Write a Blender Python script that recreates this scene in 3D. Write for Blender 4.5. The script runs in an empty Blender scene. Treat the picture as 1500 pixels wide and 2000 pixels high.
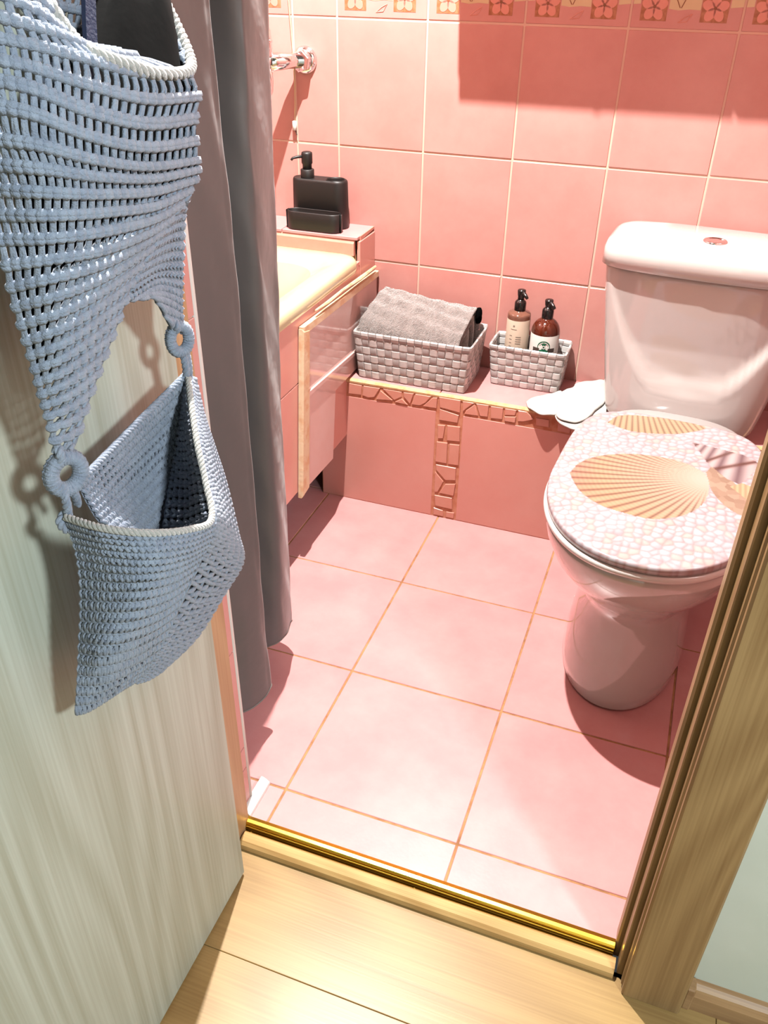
import bpy, bmesh, math, random
import numpy as np
from mathutils import Matrix, Vector

rng = np.random.default_rng(7)
random.seed(7)
C = bpy.context.scene.collection
scn = bpy.context.scene

# ------------------------------------------------------------------ camera
FPX = 1633.58
CAM = np.array([0.45459608, -0.81002053, 1.17085817])
M = np.array([[0.93950443, 0.34227566, 0.01337187],
              [0.19975203, -0.51574635, -0.83312954],
              [-0.27826347, 0.78539995, -0.55291623]])     # rows: right, down, forward
cam = bpy.data.cameras.new('camera')
cam.sensor_fit = 'VERTICAL'; cam.sensor_height = 24.0; cam.lens = FPX / 2000.0 * 24.0
cam.clip_start = 0.02
camo = bpy.data.objects.new('camera', cam); C.objects.link(camo)
m4 = Matrix.Identity(4)
for i in range(3):
    m4[i][0] = M[0][i]; m4[i][1] = -M[1][i]; m4[i][2] = -M[2][i]; m4[i][3] = CAM[i]
camo.matrix_world = m4
scn.camera = camo

# ------------------------------------------------------------------ world, exposure
w = bpy.data.worlds.new('world'); scn.world = w; w.use_nodes = True
w.node_tree.nodes['Background'].inputs[0].default_value = (0.85, 0.93, 1.0, 1)
w.node_tree.nodes['Background'].inputs[1].default_value = 0.05
vs = scn.view_settings
vs.view_transform = 'Standard'; vs.look = 'None'; vs.gamma = 1.0; vs.use_curve_mapping = False
vs.exposure = 0.0
LAMP_BATH = (-0.12, 0.44, 2.28); P_BATH = 640.0
LAMP_HALL = (1.35, -1.03, 1.68); P_HALL = 225.0

# ------------------------------------------------------------------ pixel helpers (direction only; depth from the surface touched)
def ray(x, y):
    d = np.array([(x - 750) / FPX, (y - 1000) / FPX, 1.0]) @ M
    return d
def atz(x, y, z):
    d = ray(x, y); return CAM + d * (z - CAM[2]) / d[2]
def aty(x, y, Y):
    d = ray(x, y); return CAM + d * (Y - CAM[1]) / d[1]
def atx(x, y, X):
    d = ray(x, y); return CAM + d * (X - CAM[0]) / d[0]

# ------------------------------------------------------------------ materials
def lin(c):
    return tuple((v / 255 / 12.92) if v / 255 <= 0.04045 else ((v / 255 + 0.055) / 1.055) ** 2.4 for v in c)
def col4(c): return (*lin(c), 1.0)
MATS = {}
HALL = {'navy_cloth', 'black_cloth', 'void', 'chrome', 'brass', 'brass_dark', 'black_plastic', 'black_glossy', 'label_dark'}
def dim(c, k=0.5):          # reflectance scale: the photograph is exposed for a dim room, paints reflect less than they look
    return tuple(255 * (12.92 * v if v <= .0031308 else 1.055 * v ** (1 / 2.4) - .055) for v in (k * x for x in lin(c)))
def pmat(name, col, rough=0.5, metal=0.0, var=None, bump=None, spec=0.5, coat=0.0, trans=0.0, ior=1.45, sub=0.0, sheen=0.0,
         coords='Object', attr=None, stretch=(1, 1, 1), rnd=0.0, translucent=0.0):
    """var=(colour2, scale, detail, lo, hi)  bump=(scale, strength, distance)"""
    if name not in HALL:
        col = dim(col); var = (dim(var[0]), *var[1:]) if var else None
    m = bpy.data.materials.new(name); m.use_nodes = True
    nt = m.node_tree; N = nt.nodes; L = nt.links
    b = N['Principled BSDF']
    b.inputs['Base Color'].default_value = col4(col)
    b.inputs['Roughness'].default_value = rough
    b.inputs['Metallic'].default_value = metal
    b.inputs['Specular IOR Level'].default_value = spec
    b.inputs['Coat Weight'].default_value = coat
    b.inputs['Coat Roughness'].default_value = 0.05
    b.inputs['Transmission Weight'].default_value = trans
    b.inputs['IOR'].default_value = ior
    b.inputs['Sheen Weight'].default_value = sheen
    if sub:
        b.inputs['Subsurface Weight'].default_value = sub
        b.inputs['Subsurface Radius'].default_value = (0.004, 0.003, 0.002)
    tc = N.new('ShaderNodeTexCoord'); mp = N.new('ShaderNodeMapping')
    mp.inputs['Scale'].default_value = stretch
    L.new(tc.outputs[coords], mp.inputs['Vector'])
    vec = mp.outputs['Vector']
    if rnd:
        oi = N.new('ShaderNodeObjectInfo'); ad = N.new('ShaderNodeVectorMath'); ad.operation = 'ADD'
        ml = N.new('ShaderNodeMath'); ml.operation = 'MULTIPLY'; ml.inputs[1].default_value = rnd
        L.new(oi.outputs['Random'], ml.inputs[0]); L.new(vec, ad.inputs[0]); L.new(ml.outputs[0], ad.inputs[1])
        vec = ad.outputs[0]
    colout = None
    if var:
        nz = N.new('ShaderNodeTexNoise'); nz.inputs['Scale'].default_value = var[1]; nz.inputs['Detail'].default_value = var[2]
        nz.inputs['Roughness'].default_value = 0.65
        L.new(vec, nz.inputs['Vector'])
        rp = N.new('ShaderNodeMapRange'); rp.inputs['From Min'].default_value = var[3]; rp.inputs['From Max'].default_value = var[4]
        L.new(nz.outputs['Fac'], rp.inputs['Value'])
        mx = N.new('ShaderNodeMix'); mx.data_type = 'RGBA'
        mx.inputs[6].default_value = col4(col); mx.inputs[7].default_value = col4(var[0])
        L.new(rp.outputs[0], mx.inputs[0]); colout = mx.outputs[2]
    if attr:
        at = N.new('ShaderNodeAttribute'); at.attribute_name = attr; colout = at.outputs['Color']
    if colout: L.new(colout, b.inputs['Base Color'])
    if bump:
        nb = N.new('ShaderNodeTexNoise'); nb.inputs['Scale'].default_value = bump[0]; nb.inputs['Detail'].default_value = 3
        L.new(vec, nb.inputs['Vector'])
        bp = N.new('ShaderNodeBump'); bp.inputs['Strength'].default_value = bump[1]; bp.inputs['Distance'].default_value = bump[2]
        L.new(nb.outputs['Fac'], bp.inputs['Height']); L.new(bp.outputs['Normal'], b.inputs['Normal'])
    if translucent:
        tr = N.new('ShaderNodeBsdfTranslucent'); tr.inputs['Color'].default_value = col4(col)
        ms = N.new('ShaderNodeMixShader'); ms.inputs[0].default_value = translucent
        L.new(b.outputs[0], ms.inputs[1]); L.new(tr.outputs[0], ms.inputs[2])
        L.new(ms.outputs[0], N['Material Output'].inputs['Surface'])
    MATS[name] = m
    return m

def wood(name, c1, c2, scale=1.0, axis='Z', rough=0.4, fine=0.5, rnd=3.0, coat=0.0):
    """oak: long streaks along one axis with cathedral figure"""
    m = bpy.data.materials.new(name); m.use_nodes = True
    nt = m.node_tree; N = nt.nodes; L = nt.links; b = N['Principled BSDF']
    b.inputs['Roughness'].default_value = rough; b.inputs['Coat Weight'].default_value = coat; b.inputs['Specular IOR Level'].default_value = 0.28
    tc = N.new('ShaderNodeTexCoord'); mp = N.new('ShaderNodeMapping')
    s = {'X': (1.2, 9, 9), 'Y': (9, 1.2, 9), 'Z': (9, 9, 1.2)}[axis]
    mp.inputs['Scale'].default_value = tuple(v * scale for v in s)
    L.new(tc.outputs['Object'], mp.inputs['Vector'])
    oi = N.new('ShaderNodeObjectInfo'); ml = N.new('ShaderNodeMath'); ml.operation = 'MULTIPLY'; ml.inputs[1].default_value = rnd
    ad = N.new('ShaderNodeVectorMath'); ad.operation = 'ADD'
    L.new(oi.outputs['Random'], ml.inputs[0]); L.new(mp.outputs[0], ad.inputs[0]); L.new(ml.outputs[0], ad.inputs[1])
    # cathedral figure: contour rings of a smooth stretched noise
    n1 = N.new('ShaderNodeTexNoise'); n1.inputs['Scale'].default_value = 0.55; n1.inputs['Detail'].default_value = 1.0
    L.new(ad.outputs[0], n1.inputs['Vector'])
    k = N.new('ShaderNodeMath'); k.operation = 'MULTIPLY'; k.inputs[1].default_value = 85.0
    L.new(n1.outputs['Fac'], k.inputs[0])
    sn = N.new('ShaderNodeMath'); sn.operation = 'SINE'; L.new(k.outputs[0], sn.inputs[0])
    # fine fibre streaks
    mp2 = N.new('ShaderNodeMapping')
    s2 = {'X': (2, 160, 160), 'Y': (160, 2, 160), 'Z': (160, 160, 2)}[axis]
    mp2.inputs['Scale'].default_value = tuple(v * scale for v in s2)
    L.new(tc.outputs['Object'], mp2.inputs['Vector'])
    n2 = N.new('ShaderNodeTexNoise'); n2.inputs['Scale'].default_value = 1.6; n2.inputs['Detail'].default_value = 4
    L.new(mp2.outputs[0], n2.inputs['Vector'])
    a = N.new('ShaderNodeMath'); a.operation = 'MULTIPLY_ADD'; a.inputs[1].default_value = 0.13; a.inputs[2].default_value = 0.0
    L.new(sn.outputs[0], a.inputs[0])
    a2 = N.new('ShaderNodeMath'); a2.operation = 'MULTIPLY_ADD'; a2.inputs[1].default_value = fine * 1.6
    L.new(n2.outputs['Fac'], a2.inputs[0]); L.new(a.outputs[0], a2.inputs[2])
    rp = N.new('ShaderNodeMapRange'); rp.inputs['From Min'].default_value = 0.12; rp.inputs['From Max'].default_value = 0.62
    L.new(a2.outputs[0], rp.inputs['Value'])
    mx = N.new('ShaderNodeMix'); mx.data_type = 'RGBA'
    mx.inputs[6].default_value = col4(c2); mx.inputs[7].default_value = col4(c1)
    L.new(rp.outputs[0], mx.inputs[0]); L.new(mx.outputs[2], b.inputs['Base Color'])
    bp = N.new('ShaderNodeBump'); bp.inputs['Strength'].default_value = 0.12; bp.inputs['Distance'].default_value = 0.0006
    L.new(n2.outputs['Fac'], bp.inputs['Height']); L.new(bp.outputs['Normal'], b.inputs['Normal'])
    MATS[name] = m
    return m

pmat('floor_tile', (224, 152, 151), rough=0.32, var=((234, 168, 165), 9, 6, 0.35, 0.7), bump=(160, 0.06, 0.002), rnd=5)
pmat('floor_grout', (198, 146, 96), rough=0.9, var=((150, 100, 60), 30, 4, 0.4, 0.7))
pmat('wall_tile', (220, 154, 145), rough=0.22, var=((230, 166, 157), 8, 6, 0.35, 0.7), rnd=5)
pmat('wall_grout', (240, 200, 180), rough=0.85)
pmat('ledge_tile', (240, 166, 152), rough=0.25, var=((244, 176, 162), 7, 6, 0.35, 0.7), rnd=5)
pmat('mosaic_tile', (234, 160, 138), rough=0.25, var=((238, 170, 150), 20, 3, 0.35, 0.7), rnd=5)
pmat('mosaic_grout', (232, 160, 128), rough=0.9, var=((214, 134, 100), 60, 3, 0.4, 0.65))
pmat('yellow_grout', (240, 198, 146), rough=0.85, var=((226, 170, 118), 60, 3, 0.45, 0.6))
pmat('border_cream', (232, 206, 164), rough=0.3)
pmat('border_brown', (176, 112, 76), rough=0.3, var=((206, 140, 106), 60, 4, 0.4, 0.65))
pmat('border_petal', (238, 160, 142), rough=0.3)
pmat('border_line', (150, 92, 60), rough=0.4)
pmat('pale_tile', (242, 204, 196), rough=0.12, coat=0.6, var=((238, 190, 180), 6, 4, 0.4, 0.7))
pmat('cream_edge', (246, 214, 176), rough=0.45, var=((236, 184, 140), 25, 4, 0.45, 0.62), bump=(90, 0.3, 0.002))
pmat('tub_enamel', (232, 222, 178), rough=0.12, coat=0.4, var=((228, 214, 164), 5, 3, 0.4, 0.7))
pmat('foam', (196, 140, 70), rough=0.95, bump=(200, 1, 0.004), var=((120, 76, 36), 80, 3, 0.4, 0.6))
pmat('ceramic', (220, 212, 208), rough=0.08, coat=0.8)
pmat('seat_plastic', (242, 236, 232), rough=0.22, coat=0.3)
pmat('lid_print', (240, 230, 228), rough=0.22, coat=0.3, attr='print')
pmat('chrome', (225, 225, 228), rough=0.08, metal=1.0)
pmat('black_plastic', (13, 12, 11), rough=0.48)
pmat('black_glossy', (16, 13, 13), rough=0.2)
pmat('amber_plastic', (92, 36, 18), rough=0.1, coat=0.5, var=((62, 22, 12), 18, 2, 0.4, 0.7))
pmat('clear_brown', (128, 86, 70), rough=0.1, coat=0.6)
pmat('label_beige', (226, 208, 186), rough=0.5)
pmat('label_white', (236, 236, 230), rough=0.45)
pmat('label_green', (20, 108, 74), rough=0.45)
pmat('label_dark', (58, 48, 44), rough=0.5)
pmat('label_ink', (150, 138, 126), rough=0.5)
pmat('basket_strip', (234, 231, 228), rough=0.25, var=((218, 213, 210), 40, 2, 0.4, 0.65), stretch=(1, 1, 6))
pmat('basket_strip_up', (196, 190, 188), rough=0.35, var=((180, 173, 170), 40, 2, 0.4, 0.65))
pmat('basket_inner', (120, 118, 118), rough=0.7)
pmat('towel', (164, 151, 145), rough=1.0, sheen=0.4, var=((132, 118, 112), 55, 5, 0.36, 0.66), bump=(520, 1.0, 0.006))
pmat('towel_edge', (216, 202, 194), rough=1.0, sheen=0.4, bump=(400, 0.8, 0.004))
pmat('black_cloth', (2, 2, 2), rough=0.95, spec=0.05, bump=(120, 0.3, 0.001))
pmat('navy_cloth', (14, 26, 52), rough=0.8, bump=(400, 0.6, 0.001))
pmat('pad_cotton', (204, 202, 196), rough=0.85, sub=0.2, bump=(220, 0.35, 0.002))
pmat('curtain', (102, 99, 98), rough=0.42, translucent=0.12, sheen=0.2, bump=(14, 0.25, 0.01), spec=0.5)
pmat('curtain_hem', (150, 140, 132), rough=0.4, translucent=0.3)
pmat('yarn', (158, 168, 184), rough=1.0, spec=0.1, sheen=0.15, var=((140, 150, 168), 120, 3, 0.4, 0.65), bump=(900, 0.6, 0.002))
pmat('yarn_lit', (182, 180, 174), rough=1.0, spec=0.1, sheen=0.4, bump=(900, 0.6, 0.002))  # yarn made paler and warmer: lamplight on the braided edges put into the colour
pmat('brass', (212, 168, 62), rough=0.26, metal=1.0, bump=(60, 0.05, 0.001))
pmat('brass_dark', (120, 88, 30), rough=0.35, metal=1.0)
pmat('white_plastic', (238, 232, 226), rough=0.35)
pmat('hall_paint', (226, 230, 216), rough=0.75, bump=(40, 0.12, 0.004), var=((220, 225, 210), 4, 3, 0.4, 0.6))
pmat('ceiling_paint', (236, 234, 228), rough=0.85)
pmat('void', (10, 8, 8), rough=1.0)
pmat('lamp_glass', (250, 244, 232), rough=0.3)
pmat('cabinet_white', (236, 234, 230), rough=0.35)
wood('door_oak', dim((210, 215, 200)), dim((182, 184, 164)), scale=1.0, axis='Z', rough=0.45, fine=0.48)
wood('frame_oak', dim((178, 144, 98)), dim((146, 112, 72)), scale=1.3, axis='Z', rough=0.4)
wood('jamb_oak', dim((214, 176, 132)), dim((190, 148, 106)), scale=1.3, axis='Z', rough=0.4)
wood('floor_oak', dim((180, 146, 92)), dim((154, 120, 72)), scale=1.0, axis='X', rough=0.36, fine=0.5)
wood('sill_oak', dim((214, 176, 116)), dim((188, 146, 90)), scale=1.4, axis='X', rough=0.35)
wood('skirt_oak', dim((190, 150, 106)), dim((160, 120, 82)), scale=1.2, axis='X', rough=0.45)

# procedural tile joints for walls the photo does not show
def tile_wall_mat(name, rot):
    m = bpy.data.materials.new(name); m.use_nodes = True
    nt = m.node_tree; N = nt.nodes; L = nt.links; b = N['Principled BSDF']
    tc = N.new('ShaderNodeTexCoord'); mp = N.new('ShaderNodeMapping'); mp.inputs['Rotation'].default_value = rot
    br = N.new('ShaderNodeTexBrick'); br.offset = 0.0
    br.inputs['Color1'].default_value = col4(dim((218, 152, 140))); br.inputs['Color2'].default_value = col4(dim((224, 160, 148)))
    br.inputs['Mortar'].default_value = col4(dim((240, 186, 160))); br.inputs['Scale'].default_value = 1.0
    br.inputs['Brick Width'].default_value = 0.2; br.inputs['Row Height'].default_value = 0.25; br.inputs['Mortar Size'].default_value = 0.0016
    L.new(tc.outputs['Object'], mp.inputs[0]); L.new(mp.outputs[0], br.inputs['Vector']); L.new(br.outputs[0], b.inputs['Base Color'])
    b.inputs['Roughness'].default_value = 0.22
    MATS[name] = m
tile_wall_mat('side_wall_tile', (math.pi / 2, 0, math.pi / 2))
tile_wall_mat('front_wall_tile', (math.pi / 2, 0, 0))

# ------------------------------------------------------------------ mesh helpers
ROOT = {}
def mesh(name, V, F, mat=None, smooth=False):
    me = bpy.data.meshes.new(name)
    me.from_pydata([tuple(map(float, v)) for v in V], [], [tuple(map(int, f)) for f in F])
    me.validate(); me.update()
    if mat: me.materials.append(MATS[mat])
    if smooth:
        me.polygons.foreach_set('use_smooth', [True] * len(me.polygons))
    return me
def tag(o, label=None, cat=None, group=None, kind=None):
    if label: o['label'] = label
    if cat: o['category'] = cat
    if group: o['group'] = group
    if kind: o['kind'] = kind
    return o
def thing(name, loc, label=None, cat=None, group=None, kind=None):
    o = bpy.data.objects.new(name, None); C.objects.link(o); o.location = loc
    o.empty_display_size = 0.05
    ROOT[o.name] = np.array(loc, float)
    return tag(o, label, cat, group, kind)
def obj(name, VF, mat, parent=None, smooth=False, loc=None, fixn=True):
    """VF in world coordinates; without a parent the origin goes to loc"""
    V, F = VF; V = np.asarray(V, float)
    base = ROOT[parent.name] if parent else np.array(loc if loc is not None else [V[:, 0].mean(), V[:, 1].mean(), V[:, 2].min()])
    me = mesh(name, V - base, F, mat, smooth)
    if fixn:
        bm = bmesh.new(); bm.from_mesh(me); bmesh.ops.recalc_face_normals(bm, faces=bm.faces); bm.to_mesh(me); bm.free()
    o = bpy.data.objects.new(name, me); C.objects.link(o)
    if parent: o.parent = parent; ROOT[o.name] = base
    else: o.location = base; ROOT[o.name] = base
    return o
def inst(name, me, parent, pos):
    o = bpy.data.objects.new(name, me); C.objects.link(o); o.parent = parent
    o.location = np.asarray(pos, float) - ROOT[parent.name]
    ROOT[o.name] = np.asarray(pos, float)
    return o
def join(parts):
    V = []; F = []; n = 0
    for v, f in parts:
        v = np.asarray(v, float); V.append(v); F += [tuple(i + n for i in q) for q in f]; n += len(v)
    return np.concatenate(V), F
def box(x0, x1, y0, y1, z0, z1, b=0.0):
    """box, with every edge chamfered by b"""
    if b <= 0:
        V = [(x, y, z) for x in (x0, x1) for y in (y0, y1) for z in (z0, z1)]
        return np.array(V, float), [(0, 1, 3, 2), (4, 6, 7, 5), (0, 4, 5, 1), (2, 3, 7, 6), (0, 2, 6, 4), (1, 5, 7, 3)]
    V = []; idx = {}
    lo = (x0, y0, z0); hi = (x1, y1, z1)
    for sx in (0, 1):
        for sy in (0, 1):
            for sz in (0, 1):
                s = (sx, sy, sz)
                for ax in range(3):
                    p = [(hi[k] if s[k] else lo[k]) if k == ax else (hi[k] - b if s[k] else lo[k] + b) for k in range(3)]
                    idx[(s, ax)] = len(V); V.append(p)
    F = []
    for ax in range(3):
        u, v = [k for k in range(3) if k != ax]
        for s in (0, 1):
            q = []
            for (a, c) in ((0, 0), (1, 0), (1, 1), (0, 1)):
                t = [0, 0, 0]; t[ax] = s; t[u] = a; t[v] = c; q.append(idx[(tuple(t), ax)])
            F.append(tuple(q) if s else tuple(q[::-1]))
    for e in range(3):
        u, v = [k for k in range(3) if k != e]
        for a in (0, 1):
            for c in (0, 1):
                t0 = [0, 0, 0]; t1 = [0, 0, 0]; t0[u] = t1[u] = a; t0[v] = t1[v] = c; t1[e] = 1
                F.append((idx[(tuple(t0), u)], idx[(tuple(t1), u)], idx[(tuple(t1), v)], idx[(tuple(t0), v)]))
    for s in [(a, bb, c) for a in (0, 1) for bb in (0, 1) for c in (0, 1)]:
        F.append(tuple(idx[(s, k)] for k in range(3)))
    return np.array(V, float), F
def loft(rings, cap0=True, cap1=True, closed=True):
    rings = [np.asarray(r, float) for r in rings]; n = len(rings[0]); V = np.concatenate(rings); F = []
    for i in range(len(rings) - 1):
        for j in range(n if closed else n - 1):
            k = (j + 1) % n
            F.append((i * n + j, i * n + k, (i + 1) * n + k, (i + 1) * n + j))
    if cap0: F.append(tuple(range(n))[::-1])
    if cap1: F.append(tuple((len(rings) - 1) * n + j for j in range(n)))
    return V, F
def frames(P):
    P = np.asarray(P, float); T = np.gradient(P, axis=0); T /= np.linalg.norm(T, axis=1)[:, None] + 1e-12
    up = np.array([0, 0, 1.0]) if abs(T[0][2]) < 0.9 else np.array([1.0, 0, 0])
    N = []
    n = np.cross(T[0], up); n /= np.linalg.norm(n)
    for t in T:
        n = n - t * (n @ t); n /= np.linalg.norm(n) + 1e-12; N.append(n.copy())
    N = np.array(N); B = np.cross(T, N)
    return T, N, B
def tube(P, r, n=8, caps=True):
    P = np.asarray(P, float); r = np.broadcast_to(np.asarray(r, float), (len(P),))
    T, N, B = frames(P); a = np.linspace(0, 2 * math.pi, n, endpoint=False)
    return loft([P[i] + r[i] * (np.cos(a)[:, None] * N[i] + np.sin(a)[:, None] * B[i]) for i in range(len(P))], caps, caps)
def lathe(profile, c, n=32, cap0=True, cap1=True):
    a = np.linspace(0, 2 * math.pi, n, endpoint=False)
    return loft([np.stack([c[0] + r * np.cos(a), c[1] + r * np.sin(a), np.full(n, c[2] + z)], 1) for r, z in profile], cap0, cap1)
def catmull(P, t):
    """P (k,d) control points, t array in 0..1"""
    P = np.asarray(P, float); k = len(P)
    if k == 2: return P[0] + (P[1] - P[0]) * np.asarray(t)[:, None]
    Q = np.concatenate([[2 * P[0] - P[1]], P, [2 * P[-1] - P[-2]]])
    x = np.clip(np.asarray(t, float), 0, 1) * (k - 1); i = np.minimum(x.astype(int), k - 2); f = (x - i)[:, None]
    a, b, c, d = Q[i], Q[i + 1], Q[i + 2], Q[i + 3]
    return 0.5 * (2 * b + (c - a) * f + (2 * a - 5 * b + 4 * c - d) * f ** 2 + (-a + 3 * b - 3 * c + d) * f ** 3)
def prism(poly, axis, lo, hi, b=0.0):
    """polygon (2D) extruded along an axis between lo and hi; the hi end gets a chamfer b (inset towards the centroid)"""
    poly = np.asarray(poly, float); o = [k for k in range(3) if k != axis]; c = poly.mean(0)
    def ring(p, h):
        R = np.zeros((len(p), 3)); R[:, o[0]] = p[:, 0]; R[:, o[1]] = p[:, 1]; R[:, axis] = h; return R
    if b:
        d = np.linalg.norm(poly - c, axis=1)[:, None]
        ins = c + (poly - c) * (1 - np.minimum(b * 1.3 / np.maximum(d, 1e-6), 0.6))
        s = 1 if hi > lo else -1
        return loft([ring(poly, lo), ring(poly, hi - s * b), ring(ins, hi)])
    return loft([ring(poly, lo), ring(poly, hi)])
def rrect(x0, x1, y0, y1, r, n=6):
    P = []
    for cx, cy, a0 in ((x1 - r, y1 - r, 0), (x0 + r, y1 - r, 90), (x0 + r, y0 + r, 180), (x1 - r, y0 + r, 270)):
        for k in range(n + 1):
            a = math.radians(a0 + 90 * k / n); P.append((cx + r * math.cos(a), cy + r * math.sin(a)))
    return np.array(P)
def flat(p, z): return np.concatenate([p, np.full((len(p), 1), z)], 1)

# ================================================================== THE ROOM
YB = 1.074          # back wall plane
ZL = 0.335          # ledge top
YL = 0.884          # ledge front
ZH = -0.025         # hallway floor
XP = -0.246         # tub apron plane
XL, XR = -0.96, 0.80

# bathroom floor: bed of grout, each tile a slab
fl = obj('floor', box(XL, XR, -0.075, YB, -0.03, -0.0016), 'floor_grout'); tag(fl, kind='structure')
T = 0.30; g = 0.0019
fm = {}
for i in range(-4, 3):
    for j in range(-1, 4):
        x0, x1 = max(i * T, XL), min((i + 1) * T, XR); y0, y1 = max(j * T, -0.0735), min((j + 1) * T, YB)
        if x1 - x0 < 0.01 or y1 - y0 < 0.01: continue
        wv, hv = round(x1 - x0, 4), round(y1 - y0, 4)
        if (wv, hv) not in fm:
            fm[(wv, hv)] = mesh('floor_tile', *box(g, wv - g, g, hv - g, -0.006, 0.0, 0.0008), 'floor_tile')
        inst('floor_tile', fm[(wv, hv)], fl, (x0, y0, float(rng.uniform(-0.0004, 0.0))))

# back wall
wb = obj('wall_back', box(XL, XR, YB + 0.0002, YB + 0.09, -0.03, 2.5), 'wall_grout'); tag(wb, kind='structure')
Z0 = 1.0635; U0 = -0.3353; gw = 0.0021
cols = [(-0.96, -0.838), (-0.838, -0.638), (-0.638, -0.438), (-0.438, U0)] + [(U0 + 0.2 * k, U0 + 0.2 * (k + 1)) for k in range(5)] + [(U0 + 1.0, XR)]
rows = [(Z0 - 0.25 * (k + 1), Z0 - 0.25 * k) for k in range(4)] + [(-0.0, Z0 - 1.0)] + [(Z0 + 0.08 + 0.25 * k, Z0 + 0.08 + 0.25 * (k + 1)) for k in range(5)] + [(Z0 + 1.33, 2.5)]
wm = {}
for (x0, x1) in cols:
    for (z0, z1) in rows:
        wv, hv = round(x1 - x0, 4), round(z1 - z0, 4)
        if (wv, hv) not in wm:
            wm[(wv, hv)] = mesh('wall_tile', *box(gw, wv - gw, -0.0012, 0.006, gw, hv - gw, 0.0009), 'wall_tile')
        inst('wall_tile', wm[(wv, hv)], wb, (x0, YB + float(rng.uniform(-0.0004, 0.0004)), z0))
# decorated border row: flowers on brown squares, cream fields
bt = mesh('border_tile', *box(gw, 0.2 - gw, -0.0012, 0.006, gw, 0.08 - gw, 0.0009), 'wall_tile')
bts = mesh('border_tile_cut', *box(gw, 0.103 - gw, -0.0012, 0.006, gw, 0.08 - gw, 0.0009), 'wall_tile')
def disc(cx, cz, rx, rz, rot, n=14):
    a = np.linspace(0, 2 * math.pi, n, endpoint=False); c, s = math.cos(rot), math.sin(rot)
    x = rx * np.cos(a); z = rz * np.sin(a); return np.stack([cx + x * c - z * s, cz + x * s + z * c], 1)
def flower_parts(cx):
    sq = mesh('flower_panel', *prism([(cx - .024, .014), (cx + .024, .014), (cx + .024, .062), (cx - .024, .062)], 1, 0.0, -0.0016, 0.0003), 'border_brown')
    parts = []
    for k in range(5):
        a = math.pi * 2 * k / 5 + 0.3
        parts.append(prism(disc(cx + .0125 * math.cos(a), .037 + .0125 * math.sin(a), .012, .0085, a), 1, -0.0012, -0.0021, 0.0004))
    pt = mesh('petals', *join(parts), 'border_petal')
    ct = mesh('flower_eye', *prism(disc(cx, .037, .003, .003, 0, 8), 1, -0.0018, -0.0025), 'border_line')
    return sq, pt, ct
FL = flower_parts(0.042) + flower_parts(0.150)
cream = [mesh('cream_panel', *prism(p, 1, 0.0, -0.0016, 0.0003), 'border_cream') for p in
         ([(.068, .034), (.085, .032), (.105, .034), (.125, .033), (.125, .076), (.068, .076)], [(.176, .038), (.198, .040), (.198, .076), (.176, .076)], [(.003, .040), (.016, .041), (.016, .076), (.003, .076)])]
leaf = mesh('leaf_line', *join([tube([(.088, -.0016, .036), (.080, -.0017, .05), (.079, -.0017, .07)], .0008, 4), tube([(.090, -.0016, .036), (.096, -.0017, .05), (.092, -.0017, .07)], .0008, 4)]), 'border_line')
leaf2 = mesh('leaf_relief', *join([tube([(.088, -.0012, .012), (.100, -.0014, .021), (.112, -.0014, .027)], .0009, 4), tube([(.088, -.0012, .012), (.104, -.0014, .014), (.112, -.0014, .027)], .0009, 4)]), 'border_petal')
for (x0, x1) in cols:
    full = abs((x1 - x0) - 0.2) < 0.004
    if not full:
        if abs(x1 - x0 - 0.1027) < 0.001:
            inst('border_tile', bts, wb, (x0, YB, Z0))
        continue
    t = inst('border_tile', bt, wb, (x0, YB, Z0))
    if x0 > -0.7:
        for me in list(FL) + cream + [leaf, leaf2]:
            o = bpy.data.objects.new(me.name, me); C.objects.link(o); o.parent = t

# other bathroom walls and ceiling
tag(obj('wall_left', box(XL - .08, XL, -0.10, YB, -.03, 2.5), 'side_wall_tile'), kind='structure')
tag(obj('wall_right', box(XR, XR + .08, -0.10, YB, -.03, 2.5), 'side_wall_tile'), kind='structure')
tag(obj('ceiling', box(XL - .08, XR + .08, -0.05, YB + .09, 2.5, 2.56), 'ceiling_paint'), kind='structure')

# partition with the doorway; hall side painted
XJ0, XJ1 = -0.043, 0.556      # clear opening
pf = join([box(-1.4, XJ0 - .012, -.10, -.052, ZH, 2.56), box(XJ1 + .04, 2.4, -.10, -.052, ZH, 2.56), box(XJ0 - .012, XJ1 + .04, -.10, -.052, 2.04, 2.56)])
wf = obj('wall_front', pf, 'hall_paint'); tag(wf, kind='structure')
tag(obj('wall_front_lining', join([box(XL, XJ0 - .006, -.052, -.046, 0, 2.5), box(XJ1 + .05, XR, -.052, -.046, 0, 2.5), box(XJ0 - .006, XJ1 + .05, -.052, -.046, 2.04, 2.5)]), 'front_wall_tile', wf))

# hallway shell around the camera
hf = obj('floor_hallway', box(-1.4, 2.4, -1.75, -.10, ZH - .03, ZH - .004), 'void'); tag(hf, kind='structure')
PW = 0.162
pl = {}
y = -0.108; j = 0
while y > -1.75:
    w0 = min(PW, y + 1.75)
    xs = -1.4 - (0.30 + 0.10 * (j % 2) + 0.37 * (j // 2)) % 1.2
    while xs < 2.4:
        x0, x1 = max(xs, -1.4), min(xs + 1.2, 2.4)
        if x1 - x0 > .02:
            key = (round(x1 - x0, 3), round(w0, 3))
            if key not in pl:
                pl[key] = mesh('floor_plank', *box(0.0004, key[0] - .0004, 0.0004, key[1] - .0004, -.006, 0.0, 0.0007), 'floor_oak')
            inst('floor_plank', pl[key], hf, (x0, y - w0, ZH))
        xs += 1.2
    y -= PW; j += 1
tag(obj('ceiling_hallway', box(-1.4, 2.4, -1.75, -.05, 2.5, 2.56), 'ceiling_paint'), kind='structure')
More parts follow.
